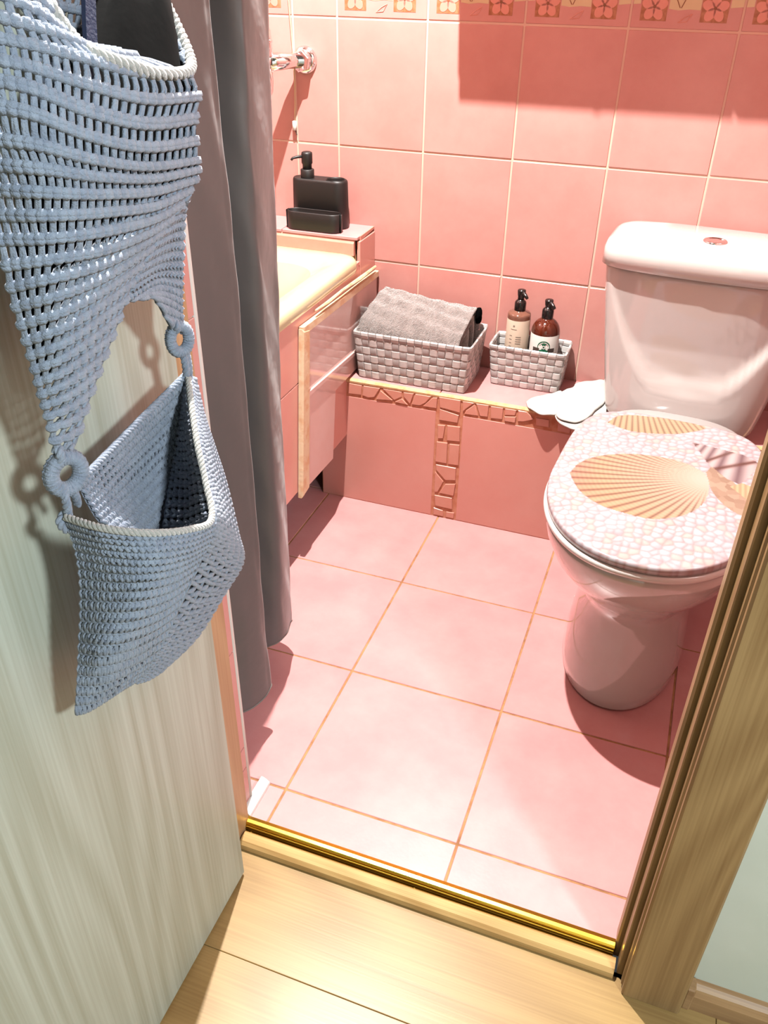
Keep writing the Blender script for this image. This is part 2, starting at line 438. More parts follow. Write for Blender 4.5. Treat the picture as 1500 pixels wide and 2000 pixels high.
tag(obj('wall_hallway_back', box(-1.4, 2.4, -1.85, -1.75, ZH, 2.56), 'hall_paint'), kind='structure')
tag(obj('wall_hallway_left', box(-1.5, -1.4, -1.85, -.05, ZH, 2.56), 'hall_paint'), kind='structure')
tag(obj('wall_hallway_right', box(2.4, 2.5, -1.85, -.05, ZH, 2.56), 'hall_paint'), kind='structure')

# skirting beside the door
sk = obj('baseboard_right', loft([[(x, -.1, ZH), (x, -.118, ZH), (x, -.118, ZH + .032), (x, -.113, ZH + .042), (x, -.106, ZH + .046), (x, -.1, ZH + .047)] for x in (.664, .676, 2.4)]), 'skirt_oak')
tag(sk, kind='structure')
obj('end_cap', box(.6525, .664, -.121, -.1, ZH, ZH + .050, .002), 'skirt_oak', sk)

# door frame: stop, jamb and casing on each side
fr = thing('trim_1', (0.3, -0.1, ZH), kind='structure')
for nm, b in (('door_stop', (XJ1, .60, -.078, -.050)), ('jamb', (XJ1 + .008, .60, -.106, -.078)), ('casing_edge', (XJ1 + .0155, .60, -.122, -.106)), ('casing', (.574, .6515, -.132, -.1002))):
    z1 = 2.05 if nm != 'casing' else 2.10
    bev = .003 if nm != 'jamb' else .0015
    obj(nm, box(b[0], b[1], b[2], b[3], ZH + (.0 if nm == 'casing' else .004), z1, bev), 'frame_oak' if nm != 'casing_edge' else 'frame_oak', fr)
obj('jamb', box(-.07, -.031, -.148, -.0725, ZH + .002, 2.05, .002), 'jamb_oak', fr)
obj('casing', box(-.135, -.05, -.132, -.1002, ZH, 2.10, .003), 'frame_oak', fr)
obj('casing', box(-.135, .6515, -.132, -.1002, 2.04, 2.11, .003), 'frame_oak', fr)
obj('jamb', box(-.04, XJ1 + .008, -.106, -.05, 2.02, 2.042, .002), 'jamb_oak', fr)

# tiled return beside the hinge jamb with its white corner profile
st = obj('wall_return', box(-.075, -.0455, -.0725, -.040, 0, 2.45), 'wall_grout'); tag(st, kind='structure')
zr = [0.0, .089, .135, .337, .587, .837, 1.087, 1.337, 1.587, 1.837, 2.087]
for a, b in zip(zr[:-1], zr[1:]):
    obj('return_tile', box(-.050, -.043, -.072, -.0435, a + .001, b - .001, .0008), 'wall_tile', st)
cp = obj('trim_2', tube([(-.0455, -.0405, z) for z in np.linspace(.0, 2.45, 12)], .0042, 8), 'white_plastic', smooth=True); tag(cp, kind='structure')
bs = obj('baseboard_return', loft([[(-.045, y, .0005), (-.029, y, .0005), (-.030, y, .005), (-.035, y, .010), (-.041, y, .013), (-.045, y, .013)] for y in (-.071, -.066, -.01, .0)]), 'white_plastic')
tag(bs, kind='structure')

# threshold: brass edge profile and rounded oak sill
th = thing('threshold_strip', (.26, -.08, ZH), 'gold metal edge strip along the tiled bathroom floor at the doorway', 'threshold')
obj('top_flange', loft([[(x, -.070, .0004), (x, -.0705, .0030), (x, -.077, .0046), (x, -.082, .0036), (x, -.0842, .0010), (x, -.0842, -.002), (x, -.076, -.0006)] for x in (-.033, XJ1 - .0005)]), 'brass', th)
for k in range(3):
    obj('groove_rib', box(-.033, XJ1 - .0005, -.0862 - .0009 * k, -.0835, -.0065 - .0046 * k, -.0030 - .0046 * k, .0007), 'brass' if k != 1 else 'brass_dark', th)
obj('back_plate', box(-.033, XJ1 - .0005, -.0835, -.0760, ZH + .001, -.0022), 'brass_dark', th)
for px, py in ((490, 1628), (810, 1712)):
    q = aty(px, py, -.088); obj('screw', lathe([(.0, 0), (.0024, 0), (.0024, .0012), (.0012, .0018)], (q[0], -.0872, -.0130), 10), 'brass_dark', th)
xs_ = np.linspace(-.028, XJ1 + .004, 5)
sl = obj('door_sill', loft([[(x, -.0915, ZH + .001), (x, -.0915, -.0075), (x, -.095, -.0048), (x, -.102, -.0042), (x, -.109, -.0068), (x, -.1135, -.0130), (x, -.1150, -.0195), (x, -.1148, ZH + .0028), (x, -.106, ZH + .001)] for x in xs_]), 'sill_oak')
tag(sl, 'rounded pale oak sill moulding in front of the gold strip', 'sill')

# ================================================================== LEDGE (boxed pipes) with mosaic edging
ld = obj('wall_ledge', box(-.315, XR, YL - .0006, YB + .0015, 0.0, ZL - .004), 'mosaic_grout'); tag(ld, kind='structure')
def R5(p): return (620 + p[0] * .30667, 700 + p[1] * .30667)
mos = [[(105, 128), (130, 130), (130, 212), (105, 208)], [(140, 142), (190, 150), (183, 214), (136, 210)], [(200, 155), (285, 170), (280, 230), (195, 220)], [(295, 172), (400, 188), (365, 245), (325, 248), (288, 233)],
       [(404, 202), (480, 264), (378, 257)], [(420, 192), (538, 212), (538, 243), (490, 264)], [(496, 274), (540, 254), (576, 293)], [(550, 214), (615, 222), (592, 288), (551, 242)],
       [(626, 224), (725, 240), (690, 280), (655, 298), (602, 290)], [(737, 247), (766, 248), (760, 316), (674, 302)], [(776, 242), (914, 265), (910, 343), (781, 308)], [(926, 270), (998, 282), (942, 322), (927, 338)],
       [(1004, 292), (1024, 363), (938, 351), (948, 330)], [(1012, 285), (1094, 296), (1085, 371), (1036, 366)], [(1105, 301), (1185, 313), (1178, 387), (1104, 379)], [(1196, 317), (1270, 328), (1262, 361), (1194, 358)],
       [(1192, 368), (1266, 370), (1261, 407), (1192, 395)], [(1281, 328), (1335, 336), (1380, 386), (1312, 400), (1277, 398)], [(1392, 376), (1478, 390), (1477, 438), (1392, 424)],
       [(781, 320), (903, 361), (894, 408), (776, 388)], [(768, 420), (815, 424), (801, 508), (768, 508)], [(828, 424), (910, 434), (908, 528), (826, 520)], [(762, 527), (830, 536), (824, 668), (753, 654)],
       [(842, 542), (906, 549), (899, 680), (833, 671)], [(757, 672), (884, 696), (880, 773), (816, 773), (757, 705)], [(751, 718), (804, 781), (766, 848), (747, 848)], [(816, 797), (881, 797), (868, 873), (778, 854)],
       [(747, 867), (859, 887), (859, 958), (751, 934)], [(741, 947), (800, 966), (802, 1008), (739, 991)], [(821, 974), (872, 981), (868, 1018), (817, 1007)]]
for p in mos:
    q = []
    for a in p:
        W = aty(*R5(a), YL); q.append((W[0], min(max(W[2], .004), ZL - .006)))
    q = np.array(q)
    obj('mosaic_piece', prism(q, 1, YL + .003, YL - .0022 - float(rng.uniform(0, .0012)), .0011), 'mosaic_tile', ld)
x = .262                                     # edging goes on behind the toilet
while x < XR - .03:
    wv = random.uniform(.022, .045); x1 = min(x + wv, XR)
    d = random.uniform(-.006, .006)
    obj('mosaic_piece', prism([(x, .294), (x1 - .002 - d * .4, .293), (x1 - .002, .328), (x + d * .3, .328)], 1, YL + .003, YL - .0024, .0011), 'mosaic_tile', ld)
    x = x1
for (x0, x1) in ((-.315, -.0205), (.0435, .3435), (.3455, .6455), (.6475, XR)):
    obj('ledge_tile', box(x0 + .001, x1, YL - .0012, YL + .004, .001, .2905, .0009), 'ledge_tile', ld)
x = -.315
for x1 in (-.016, .284, .584, XR):
    obj('ledge_top_tile', box(x + .001, x1 - .001, YL + .0065, YB, ZL - .006, ZL, .0012), 'floor_tile', ld); x = x1
obj('edge_grout', loft([[(x, YL - .0018, ZL - .0075), (x, YL - .0022, ZL - .003), (x, YL + .001, ZL - .0004), (x, YL + .0075, ZL + .0004), (x, YL + .0075, ZL - .006)] for x in np.linspace(-.275, XR, 20)]), 'yellow_grout', ld)
obj('side_bead', loft([[(-.263, y, ZL - .005), (-.263, y, ZL + .006), (-.256, y, ZL + .0045), (-.250, y, ZL - .001), (-.250, y, ZL - .005)] for y in (YL + .002, YL + .05, YB)]), 'yellow_grout', ld)

# ================================================================== BATHTUB
ZT = 0.605
tb = thing('bathtub', (-.6, .5, .10), 'cream enamel bathtub with pale wide rim behind the tiled apron', 'bathtub')
def tubring(x0, x1, y0, y1, r, z, n=10): return flat(rrect(x0, x1, y0, y1, r, n), z)
xo0, xo1, yo0, yo1 = -.945, -.243, -.036, .972
rim = [tubring(xo0 + .01, xo1 - .012, yo0 + .01, yo1 - .005, .03, ZT - .05), tubring(xo0, xo1, yo0, yo1, .032, ZT - .03), tubring(xo0, xo1 + .001, yo0, yo1, .034, ZT - .012), tubring(xo0 + .004, xo1 - .004, yo0 + .004, yo1 - .004, .034, ZT - .003),
       tubring(xo0 + .012, xo1 - .014, yo0 + .012, yo1 - .012, .034, ZT), tubring(xo0 + .05, xo1 - .045, yo0 + .05, yo1 - .055, .07, ZT - .003), tubring(xo0 + .065, xo1 - .062, yo0 + .065, yo1 - .075, .085, ZT - .016)]
obj('rim', loft(rim, False, False), 'tub_enamel', tb, True)
basin = [rim[-1], tubring(xo0 + .085, xo1 - .085, yo0 + .09, yo1 - .10, .10, ZT - .07), tubring(xo0 + .11, xo1 - .12, yo0 + .13, yo1 - .15, .11, ZT - .22), tubring(xo0 + .14, xo1 - .15, yo0 + .17, yo1 - .20, .11, ZT - .34), tubring(xo0 + .2, xo1 - .21, yo0 + .24, yo1 - .27, .10, ZT - .37)]
obj('basin', loft(basin, False, True), 'tub_enamel', tb, True)
outer = [tubring(xo0 + .02, xo1 - .035, yo0 + .02, yo1 - .02, .05, ZT - .05), tubring(xo0 + .09, xo1 - .10, yo0 + .1, yo1 - .12, .1, .21), tubring(xo0 + .16, xo1 - .17, yo0 + .2, yo1 - .23, .1, .19)]
obj('shell', loft(outer, False, True), 'void', tb, True)
for x in (-.82, -.40):
    for y in (.12, .82):
        obj('foot', lathe([(.02, 0), (.02, .01), (.012, .014), (.012, .215)], (x, y, 0.0), 12), 'chrome', tb)

# tiled shelf at the tap end
sh = obj('wall_tub_shelf', box(XL, XP - .012, .978, YB, .50, .636), 'yellow_grout'); tag(sh, kind='structure')
xx = [-.96, -.838, -.638, -.438, XP - .003]
for a, b in zip(xx[:-1], xx[1:]):
    obj('shelf_tile', box(a + .001, b - .001, .968, YB, .636, .643, .001), 'ledge_tile' if False else 'floor_tile', sh)
obj('shelf_front_grout', loft([[(x, .966, ZT - .004), (x, .9665, .628), (x, .972, .637), (x, .985, .637), (x, .985, ZT - .004)] for x in np.linspace(XL, XP - .012, 8)]), 'mosaic_tile', sh)
obj('shelf_end_tile', prism([(.985, .632), (YB, .638), (YB, .643), (.985, .642)], 0, XP - .02, XP - .002), 'mosaic_tile', sh)

# tiled apron under the rim
ap = obj('wall_apron', box(XP - .016, XP - .006, -.04, YB, .185, ZT - .055), 'foam'); tag(ap, kind='structure')
yy = [-.04, .14, .44, .74, .975, YB - .001]
for a, b in zip(yy[:-1], yy[1:]):
    top = ZT - .016 if b < .98 else .632
    obj('apron_tile', box(XP - .008, XP, a + .001, b - .001, .435, top, .0009), 'ledge_tile', ap)
    obj('apron_tile', box(XP - .008, XP, a + .001, b - .001, .185, .433, .0009), 'ledge_tile', ap)
# crumbling foam along the joint under the rim
lump = []
for k in range(34):
    yk = .60 + .012 * k + random.uniform(-.004, .004); r = random.uniform(.003, .0065)
    lump.append(lathe([(0.0005, -r), (r * .8, -r * .6), (r, 0), (r * .7, r * .7), (0.0005, r)], (XP - .003, yk, ZT - .022 + random.uniform(-.003, .003)), 6))
obj('foam_joint', join(lump), 'foam', ap)
# loose access panel: two pale tiles with cream silicone edges
pn = thing('access_panel', (XP + .02, .8, .17), 'pale glossy pink tiled access panel with cream edges leaning on the tub apron', 'panel')
xa, xb = XP + .0015, XP + .0095
def yzprism(p, x0, x1, b=.0015): return prism(p, 0, x0, x1, b)
obj('upper_tile', yzprism([(.650, .405), (1.066, .388), (1.070, .530), (.662, .536)], xa, xb - .002), 'pale_tile', pn)
obj('lower_tile', yzprism([(.628, .182), (.772, .176), (.795, .3455), (1.066, .3455), (1.066, .384), (.648, .402)], xa, xb), 'pale_tile', pn)
obj('edge_strip', yzprism([(.594, .172), (.628, .178), (.662, .542), (.634, .548)], xa, xb + .004, .004), 'cream_edge', pn)
obj('top_strip', yzprism([(.636, .536), (1.070, .528), (1.070, .541), (.636, .552)], xa, xb + .003, .003), 'cream_edge', pn)
obj('tile_lip', yzprism([(.640, .396), (1.066, .379), (1.066, .388), (.640, .406)], xa, xb + .003, .003), 'pale_tile', pn)
obj('glue_smear', tube([(XP + .010, y, z) for y, z in ((.70, .566), (.76, .562), (.84, .563), (.95, .557), (1.05, .556))], [.002, .004, .003, .005, .003], 6), 'cream_edge', ap)

# ================================================================== TOILET
ta = np.array([-.058, -1.0]); ta /= np.linalg.norm(ta); tl = np.array([-ta[1], ta[0]])
TO = np.array([.517, 1.06])
def TW(P):
    P = np.asarray(P, float); xy = TO + P[:, :1] * tl + P[:, 1:2] * ta
    return np.concatenate([xy, P[:, 2:3]], 1)
def oval(hw, df, db, dc, z, n=64, ef=2.1, eb=3.2):
    a = np.linspace(0, 2 * math.pi, n, endpoint=False); c, s = np.cos(a), np.sin(a)
    e = np.where(s > 0, ef, eb)
    x = hw * np.sign(c) * np.abs(c) ** (2 / e); dd = np.where(s > 0, df - dc, dc - db)
    y = dc + dd * np.sign(s) * np.abs(s) ** (2 / e)
    return np.stack([x, y, np.broadcast_to(z, x.shape)], 1)
to = thing('toilet', (*(TO + .45 * ta), 0.0), 'white ceramic close-coupled toilet with seashell patterned lid', 'toilet')
bowl = []
for z, hw, df, db, dc in ((.0005, .112, .685, .185, .47), (.006, .117, .690, .185, .47), (.03, .117, .690, .185, .47), (.09, .110, .684, .185, .47), (.145, .103, .674, .185, .47), (.185, .101, .668, .185, .47),
                          (.205, .106, .672, .185, .48), (.235, .122, .694, .185, .50), (.27, .143, .728, .185, .53), (.305, .160, .758, .185, .55), (.34, .171, .778, .185, .56), (.368, .176, .789, .185, .565),
                          (.380, .177, .791, .186, .565), (.3855, .173, .787, .19, .565)):
    bowl.append(TW(oval(hw, df, db, dc, z)))
obj('bowl', loft(bowl), 'ceramic', to, True)
# cistern with a dished front
n = 96
def cist(hw, f, z, rec=0.0, back=.006):
    a = np.linspace(0, 2 * math.pi, n, endpoint=False); c, s = np.cos(a), np.sin(a); e = 6.0
    mid = (f + back) / 2; x = hw * np.sign(c) * np.abs(c) ** (2 / e); y = mid + (f - back) / 2 * np.sign(s) * np.abs(s) ** (2 / e)
    y = np.where(s > 0, y + .012 * (1 - (x / hw) ** 2) - rec, y)
    return np.stack([x, y, np.full(n, z)], 1)
CX = -.004
rings = []
for z in np.concatenate([[.338, .340, .346, .356], np.linspace(.37, .66, 46), [.668]]):
    t = (z - .34) / .33; hw = .149 + .052 * t ** .8
    if z < .356: hw -= (.356 - z) * .6
    r = cist(hw, .176 + .010 * t, z)
    # U-shaped dish: depth where z is above the curve
    zc = .415 + .150 * np.minimum(np.abs(r[:, 0]) / .155, 1.2) ** 2.3
    k = np.clip((z - zc) / .030, 0, 1); k = k * k * (3 - 2 * k)
    e = np.clip((.660 - z) / .14, 0, 1)
    m = r[:, 1] > .12
    r[:, 1] -= np.where(m, .013 * k * e, 0)
    r[:, 0] += CX
    rings.append(TW(r))
ci = obj('cistern', loft(rings), 'ceramic', to, True)
lidr = []
for z, hw, f in ((.668, .203, .190), (.671, .208, .196), (.700, .207, .195), (.712, .203, .189), (.719, .194, .178), (.723, .178, .160), (.7245, .12, .11)):
    r = cist(hw, f, z, back=.002 if z < .71 else .004 + (z - .71) * 1.2); r[:, 0] += CX; lidr.append(TW(r))
obj('cistern_lid', loft(lidr), 'ceramic', to, True)
bq = atz(1397, 472, .7245)
bu = obj('flush_button', lathe([(.0225, -.004), (.0225, .0015), (.021, .003), (.0195, .003), (.019, .0015), (.017, .0022), (.008, .0032), (.0005, .0034)], (bq[0], bq[1], .7245), 32), 'chrome', to, True)
# seat
sr = [TW(oval(hw, df, .296, .565, z, 96, 2.15, 3.6)) for z, hw, df in ((.3862, .174, .792), (.388, .179, .797), (.393, .181, .799), (.3975, .180, .798), (.400, .176, .794))]
obj('seat', loft(sr), 'seat_plastic', to, True)
for s in (-.085, .085):
    obj('hinge', tube(TW([(s - .018, .300, .398), (s, .300, .398), (s + .018, .300, .398)]), .0095, 12), 'seat_plastic', to, True)
# lid: rounded plate whose top carries the printed shells and pebbles
LZ = .4165
NA, NR = 640, 120
outl = oval(.1785, .797, .278, .555, 0, 6000, 2.15, 4.2)[:, :2]
_c = np.concatenate([outl, outl[:1]]); _l = np.concatenate([[0], np.cumsum(np.linalg.norm(np.diff(_c, axis=0), axis=1))])
_t = np.linspace(0, _l[-1], NA, endpoint=False); outl = np.stack([np.interp(_t, _l, _c[:, 0]), np.interp(_t, _l, _c[:, 1])], 1)
cen = np.array([0, .555])
ss = np.concatenate([np.linspace(0.0008, .97, NR - 6), [.98, .988, .994, .998, 1.0, .998]])
zz = np.concatenate([LZ + .0035 * (1 - np.linspace(0, .97, NR - 6) ** 2), [LZ + .0001, LZ - .0005, LZ - .0016, LZ - .0035, LZ - .0065, LZ - .0135]])
LV = np.concatenate([np.concatenate([cen + (outl - cen) * s, np.full((NA, 1), z)], 1) for s, z in zip(ss, zz)])
lo = obj('lid', (TW(LV), loft([np.zeros((NA, 3))] * NR, True, True)[1]), 'lid_print', to, True)
# paint the print in lid coordinates
W = TW(LV)[:, :2]
def poly_world(pts, z=LZ): return np.array([atz(*p, z)[:2] for p in pts])
def inside(P, poly):
    r = np.zeros(len(P), bool); n = len(poly); j = n - 1
    for i in range(n):
        xi, yi = poly[i]; xj, yj = poly[j]
        c = ((yi > P[:, 1]) != (yj > P[:, 1])) & (P[:, 0] < (xj - xi) * (P[:, 1] - yi) / (yj - yi + 1e-12) + xi)
        r ^= c; j = i
    return r
def smooth_poly(pts, n=60):
    p = np.array(pts + [pts[0]], float); return catmull(p, np.linspace(0, 1, n, endpoint=False))
def vor(P, cell, seed=3, an=1.0):
    r = np.random.default_rng(seed); Q = P / cell; Q = Q * np.array([1.0, an]); i0 = np.floor(Q).astype(int)
    H = r.random((64, 64, 4)); best = np.full(len(P), 9.0); sec = best.copy(); idv = np.zeros((len(P), 2)); vec = np.zeros((len(P), 2))
    for dx in (-1, 0, 1):
        for dy in (-1, 0, 1):
            c = i0 + [dx, dy]; h = H[c[:, 0] % 64, c[:, 1] % 64]; v = c + .12 + .76 * h[:, :2] - Q; d = np.linalg.norm(v, axis=1)
            new = d < best; sec = np.where(new, best, np.minimum(sec, d)); best = np.where(new, d, best)
            idv = np.where(new[:, None], h[:, 2:], idv); vec = np.where(new[:, None], v, vec)
    return best, sec, idv, vec
def mixc(a, b, t): t = np.clip(t, 0, 1)[:, None]; return a * (1 - t) + b * t
f1, f2, ids, vec = vor(W, .0150)
edge = np.clip((f2 - f1) / .5, 0, 1) ** .7
body = mixc(np.array([[214, 192, 198]]), np.array([[252, 250, 255]]), np.clip(.55 + 1.1 * (vec[:, 1] * -.6 + vec[:, 0] * .5) + .5 * (ids[:, 0] - .3), 0, 1))
warm = np.array([[244, 214, 196]]); body = mixc(body, np.broadcast_to(warm, body.shape), (ids[:, 1] > .8) * .6)
colr = mixc(np.array([[206, 166, 166]]), body, .25 + .75 * edge)
tone = .5 + .5 * np.sin(W[:, 0] * 37 + 1.3) * np.sin(W[:, 1] * 29)
colr = mixc(colr, np.array([[240, 230, 242]]), .22 * tone)
# sandy gap on the right
gap = inside(W, poly_world(smooth_poly([(1378, 925), (1398, 915), (1450, 958), (1500, 985), (1470, 1010), (1430, 1000), (1392, 965)])))
colr[gap] = mixc(np.array([[190, 154, 132]]), np.array([[222, 190, 166]]), ids[gap, 0])
# big scallop
def scallop(outline, apex, nr, c_in, c_out, c_tip, a_bend=0.0, nrib=None, prange=None):
    po = poly_world(smooth_poly(outline)); m = inside(W, po); A = atz(*apex, LZ)[:2]
    d = W[m] - A; r = np.linalg.norm(d, axis=1); th = np.arctan2(d[:, 1], d[:, 0])
    ap_ = np.arctan2(po[:, 1] - A[1], po[:, 0] - A[0])
    ref = math.atan2(*(po.mean(0) - A)[::-1])
    th = (th - ref + math.pi) % (2 * math.pi) - math.pi
    rmax = np.linalg.norm(po - A, axis=1).max(); q = r / rmax
    ph = th * nr + a_bend * q * q
    rib = .5 + .5 * np.cos(ph * 2 * math.pi)
    c = mixc(np.array([[c_in]])[0], np.array([[c_out]])[0], np.clip(q * 1.1, 0, 1)) if False else mixc(np.broadcast_to(np.array(c_in, float), (m.sum(), 3)), np.broadcast_to(np.array(c_out, float), (m.sum(), 3)), q ** .8)
    c = mixc(c, np.broadcast_to(np.array(c_tip, float), c.shape), np.clip((q - .78) * 4, 0, 1) * np.clip(th * -1.2 + .3, 0, 1))
    c = c * (1 - .34 * (1 - rib) ** 3 * np.clip(q * 3.2 - .35, 0, 1))[:, None] * (1 - .05 * (.5 + .5 * np.sin(r * 800))[:, None] * np.clip(q * 2, 0, 1)[:, None])
    colr[m] = c
scallop([(1112, 925), (1135, 903), (1180, 891), (1250, 890), (1320, 902), (1368, 922), (1384, 944), (1378, 978), (1355, 1000), (1318, 1013), (1268, 1016), (1210, 1002), (1165, 985), (1130, 958)],
        (1386, 940), 11.0, (255, 222, 208), (252, 188, 146), (244, 166, 160), a_bend=.55)
scallop([(1186, 826), (1212, 812), (1262, 813), (1330, 822), (1378, 836), (1330, 848), (1270, 848), (1225, 842)], (1240, 700), 30, (246, 196, 150), (250, 206, 166), (240, 180, 140))
# banded spiral shell
po = poly_world([(1352, 866), (1400, 877), (1452, 890), (1488, 908), (1445, 948), (1420, 938), (1382, 908)]); m = inside(W, po)
A = atz(1352, 866, LZ)[:2]; Bq = atz(1470, 930, LZ)[:2]; ax = (Bq - A) / np.linalg.norm(Bq - A)
u = (W[m] - A) @ ax; v = (W[m] - A) @ np.array([-ax[1], ax[0]])
s = .5 + .5 * np.sin((u + v * .35) * 2 * math.pi / (.012 + .10 * u))
cc = mixc(np.broadcast_to(np.array([150., 118, 122]), (m.sum(), 3)), np.broadcast_to(np.array([238., 216, 214]), (m.sum(), 3)), s ** .6)
dk = np.exp(-((u - .062) / .004) ** 2) + np.exp(-((u - .098 - .2 * v) / .005) ** 2) + (u < .012) * .7
colr[m] = mixc(cc, np.broadcast_to(np.array([120., 74, 66]), cc.shape), np.clip(dk, 0, 1) * .85)
po = poly_world([(1425, 952), (1450, 945), (1500, 965), (1500, 985), (1470, 985)]); m = inside(W, po); colr[m] = np.array([240, 196, 158]) * (1 - .08 * np.sin(W[m, 0] * 700))[:, None]
c01 = np.clip(colr / 255., 0, 1); linc = .31 * np.where(c01 <= .04045, c01 / 12.92, ((c01 + .055) / 1.055) ** 2.4)
ca = lo.data.color_attributes.new('print', 'FLOAT_COLOR', 'POINT')
ca.data.foreach_set('color', np.concatenate([linc, np.ones((len(linc), 1))], 1).ravel().astype(np.float32))
# bolt cap and outlet at the back
obj('floor_bolt_cap', lathe([(.009, 0), (.009, .006), (.006, .010), (.0005, .011)], (*(TO + .112 * -tl + .40 * ta), .012), 12), 'white_plastic', to, True)

# ================================================================== BASKETS
def basket(name, label, bx, by, x0, x1, y0, y1, fl_, h, nx, ny, nz):
    """bottom rectangle x0..x1,y0..y1; walls flare by fl_ at height h"""
    root = thing(name, ((x0 + x1) / 2, (y0 + y1) / 2, ZL), label, 'basket', 'grey woven strip baskets on the ledge')
    zb = ZL + .0012
    # perimeter cells
    cells = [('f', k, nx) for k in range(nx)] + [('r', k, ny) for k in range(ny)] + [('b', k, nx) for k in range(nx)] + [('l', k, ny) for k in range(ny)]
    def pt(ci, f, t, off):
        """cell index ci, fraction f within it, height fraction t, outward offset"""
        side, k, n = cells[ci % len(cells)]; q = (k + f) / n; e = fl_ * t
        X0, X1, Y0, Y1 = x0 - e, x1 + e, y0 - e, y1 + e
        if side == 'f': p = (X0 + (X1 - X0) * q, Y0); nn = (0, -1)
        elif side == 'r': p = (X1, Y0 + (Y1 - Y0) * q); nn = (1, 0)
        elif side == 'b': p = (X1 - (X1 - X0) * q, Y1); nn = (0, 1)
        else: p = (X0, Y1 - (Y1 - Y0) * q); nn = (-1, 0)
        # soften the corners
        cr = .5 * (abs(2 * q - 1) ** 12) * .006
        return np.array([p[0] + nn[0] * (off - cr), p[1] + nn[1] * (off - cr), zb + h * t])
    N = len(cells); dt = 1.0 / (nz + .7); am = .0016
    fr_ = (0.0, .1, .3, .5, .7, .9)
    for r in range(nz):
        t0, t1 = r * dt + .010, (r + 1) * dt - .010; R_o = []; R_i = []
        outer = []; 
        for ci in range(N):
            sgn = 1 if (ci + r) % 2 == 0 else -1
            for f in fr_:
                o_ = am * sgn * (math.sin(math.pi * f) ** .5 if f > 0 else 0)
                outer.append((ci, f, o_))
        rr = []
        for (tt, add) in ((t0, -.0004), (t0 + .004 / h * .5, .0004), (t1 - .004 / h * .5, .0004), (t1, -.0004), (t1 - .01, -.0010), (t0 + .01, -.0010)):
            rr.append([pt(ci, f, tt, o_ + add) for ci, f, o_ in outer])
        rr = rr + [rr[0]]
        obj('weave_strip', loft(rr, False, False), 'basket_strip', root, False)
    for ci in range(N):
        prof = []
        for r in range(nz):
            sgn = -1 if (ci + r) % 2 == 0 else 1
            for f in (.08, .3, .5, .7, .92): prof.append(((r + f) * dt, am * sgn * math.sin(math.pi * f) ** .5))
        prof.append((nz * dt + .03, 0.0))
        prof = [(0.0, 0)] + prof
        rr = []
        for t, o_ in prof:
            rr.append([pt(ci, .07, t, o_ - .0004), pt(ci, .16, t, o_ + .0004), pt(ci, .84, t, o_ + .0004), pt(ci, .93, t, o_ - .0004), pt(ci, .84, t, o_ - .0009), pt(ci, .16, t, o_ - .0009)])
        obj('upright_strip', loft(rr), 'basket_strip_up', root, False)
    # wrapped rim: one lap of strip for each upright
    for ci in range(N):
        a, b = (.03, .97); rr = []
        for f, e in ((a, .0), (.15, .0006), (.85, .0006), (b, 0.0)):
            t0 = nz * dt + .004; ring = []
            for tt, of in ((t0, .0016 + e), ((t0 + 1) / 2, .0028 + e), (.99, .0022 + e), (1.012, .0002), (.99, -.0020), ((t0 + 1) / 2, -.0026), (t0, -.0014), (t0, 0)):
                ring.append(pt(ci, f, tt, of))
            rr.append(ring)
        obj('rim_wrap', loft(rr), 'basket_strip' if ci % 2 else 'basket_strip_up', root, False)
    obj('base_panel', box(x0 + .001, x1 - .001, y0 + .001, y1 - .001, ZL + .0004, ZL + .0024), 'basket_inner', root)
    return root
basket('storage_basket', 'large grey woven strip basket holding a folded towel', 0, 0, -.222, .038, .904, 1.040, .010, .116, 15, 8, 5)
basket('storage_basket', 'small grey woven strip basket holding two pump bottles', 0, 0, .080, .238, .984, 1.058, .008, .098, 9, 4, 5)

# ================================================================== FOLDED TOWEL in the large basket
tw = thing('towel', (-.1, .97, ZL + .005), 'grey-brown terry towel folded in layers inside the large basket', 'towel')
prof0 = np.array([(.914, .345), (.911, .400), (.914, .438), (.928, .462), (.955, .482), (.985, .497), (1.012, .507), (1.030, .506), (1.040, .494), (1.042, .46), (1.040, .345)])
def towel_layer(k, xa, xb, n=40, m_=64, fz=0.0):
    c = prof0.mean(0) - np.array([0, .03]); s = 1 - .16 * k
    P = catmull((prof0 - c) * [s, s] + c, np.linspace(0, 1, m_))
    P[:, 1] = np.maximum(P[:, 1], ZL + .006)
    d = np.gradient(P, axis=0); nrm = np.stack([-d[:, 1], d[:, 0]], 1); nrm /= np.linalg.norm(nrm, axis=1)[:, None] + 1e-9
    th = .0095
    rings = []
    for i, x in enumerate(np.linspace(xa, xb, n)):
        u = i / (n - 1); slope = .020 * (1 - u) if True else 0
        lift = .010 * (1 - u) - .012 * u
        e = min(1, (1 - abs(2 * u - 1)) * 14); tt = th * (.55 + .45 * math.sqrt(e))
        sx = np.zeros(len(P)); wob = .0016 * np.sin(P[:, 0] * 190 + x * 25) + .0012 * np.sin(x * 130 + P[:, 0] * 60)
        O = P + nrm * 0 + np.stack([np.zeros(len(P)), (P[:, 1] > .40) * (lift + wob)], 1); I = O + nrm * tt * -1
        if (nrm[:, 1].mean()) < 0: I = O + nrm * tt
        sk_ = .030 * (P[:, 0] - .97) / .07
        if fz: O = O + nrm * rng.normal(0, fz, (len(P), 1))
        ring = np.concatenate([O, I[::-1]]); xx_ = x + np.concatenate([sk_, sk_[::-1]]) * (u * .25 + (1 - u) * .60)
        rings.append(np.stack([xx_, ring[:, 0], ring[:, 1]], 1))
    return loft(rings)
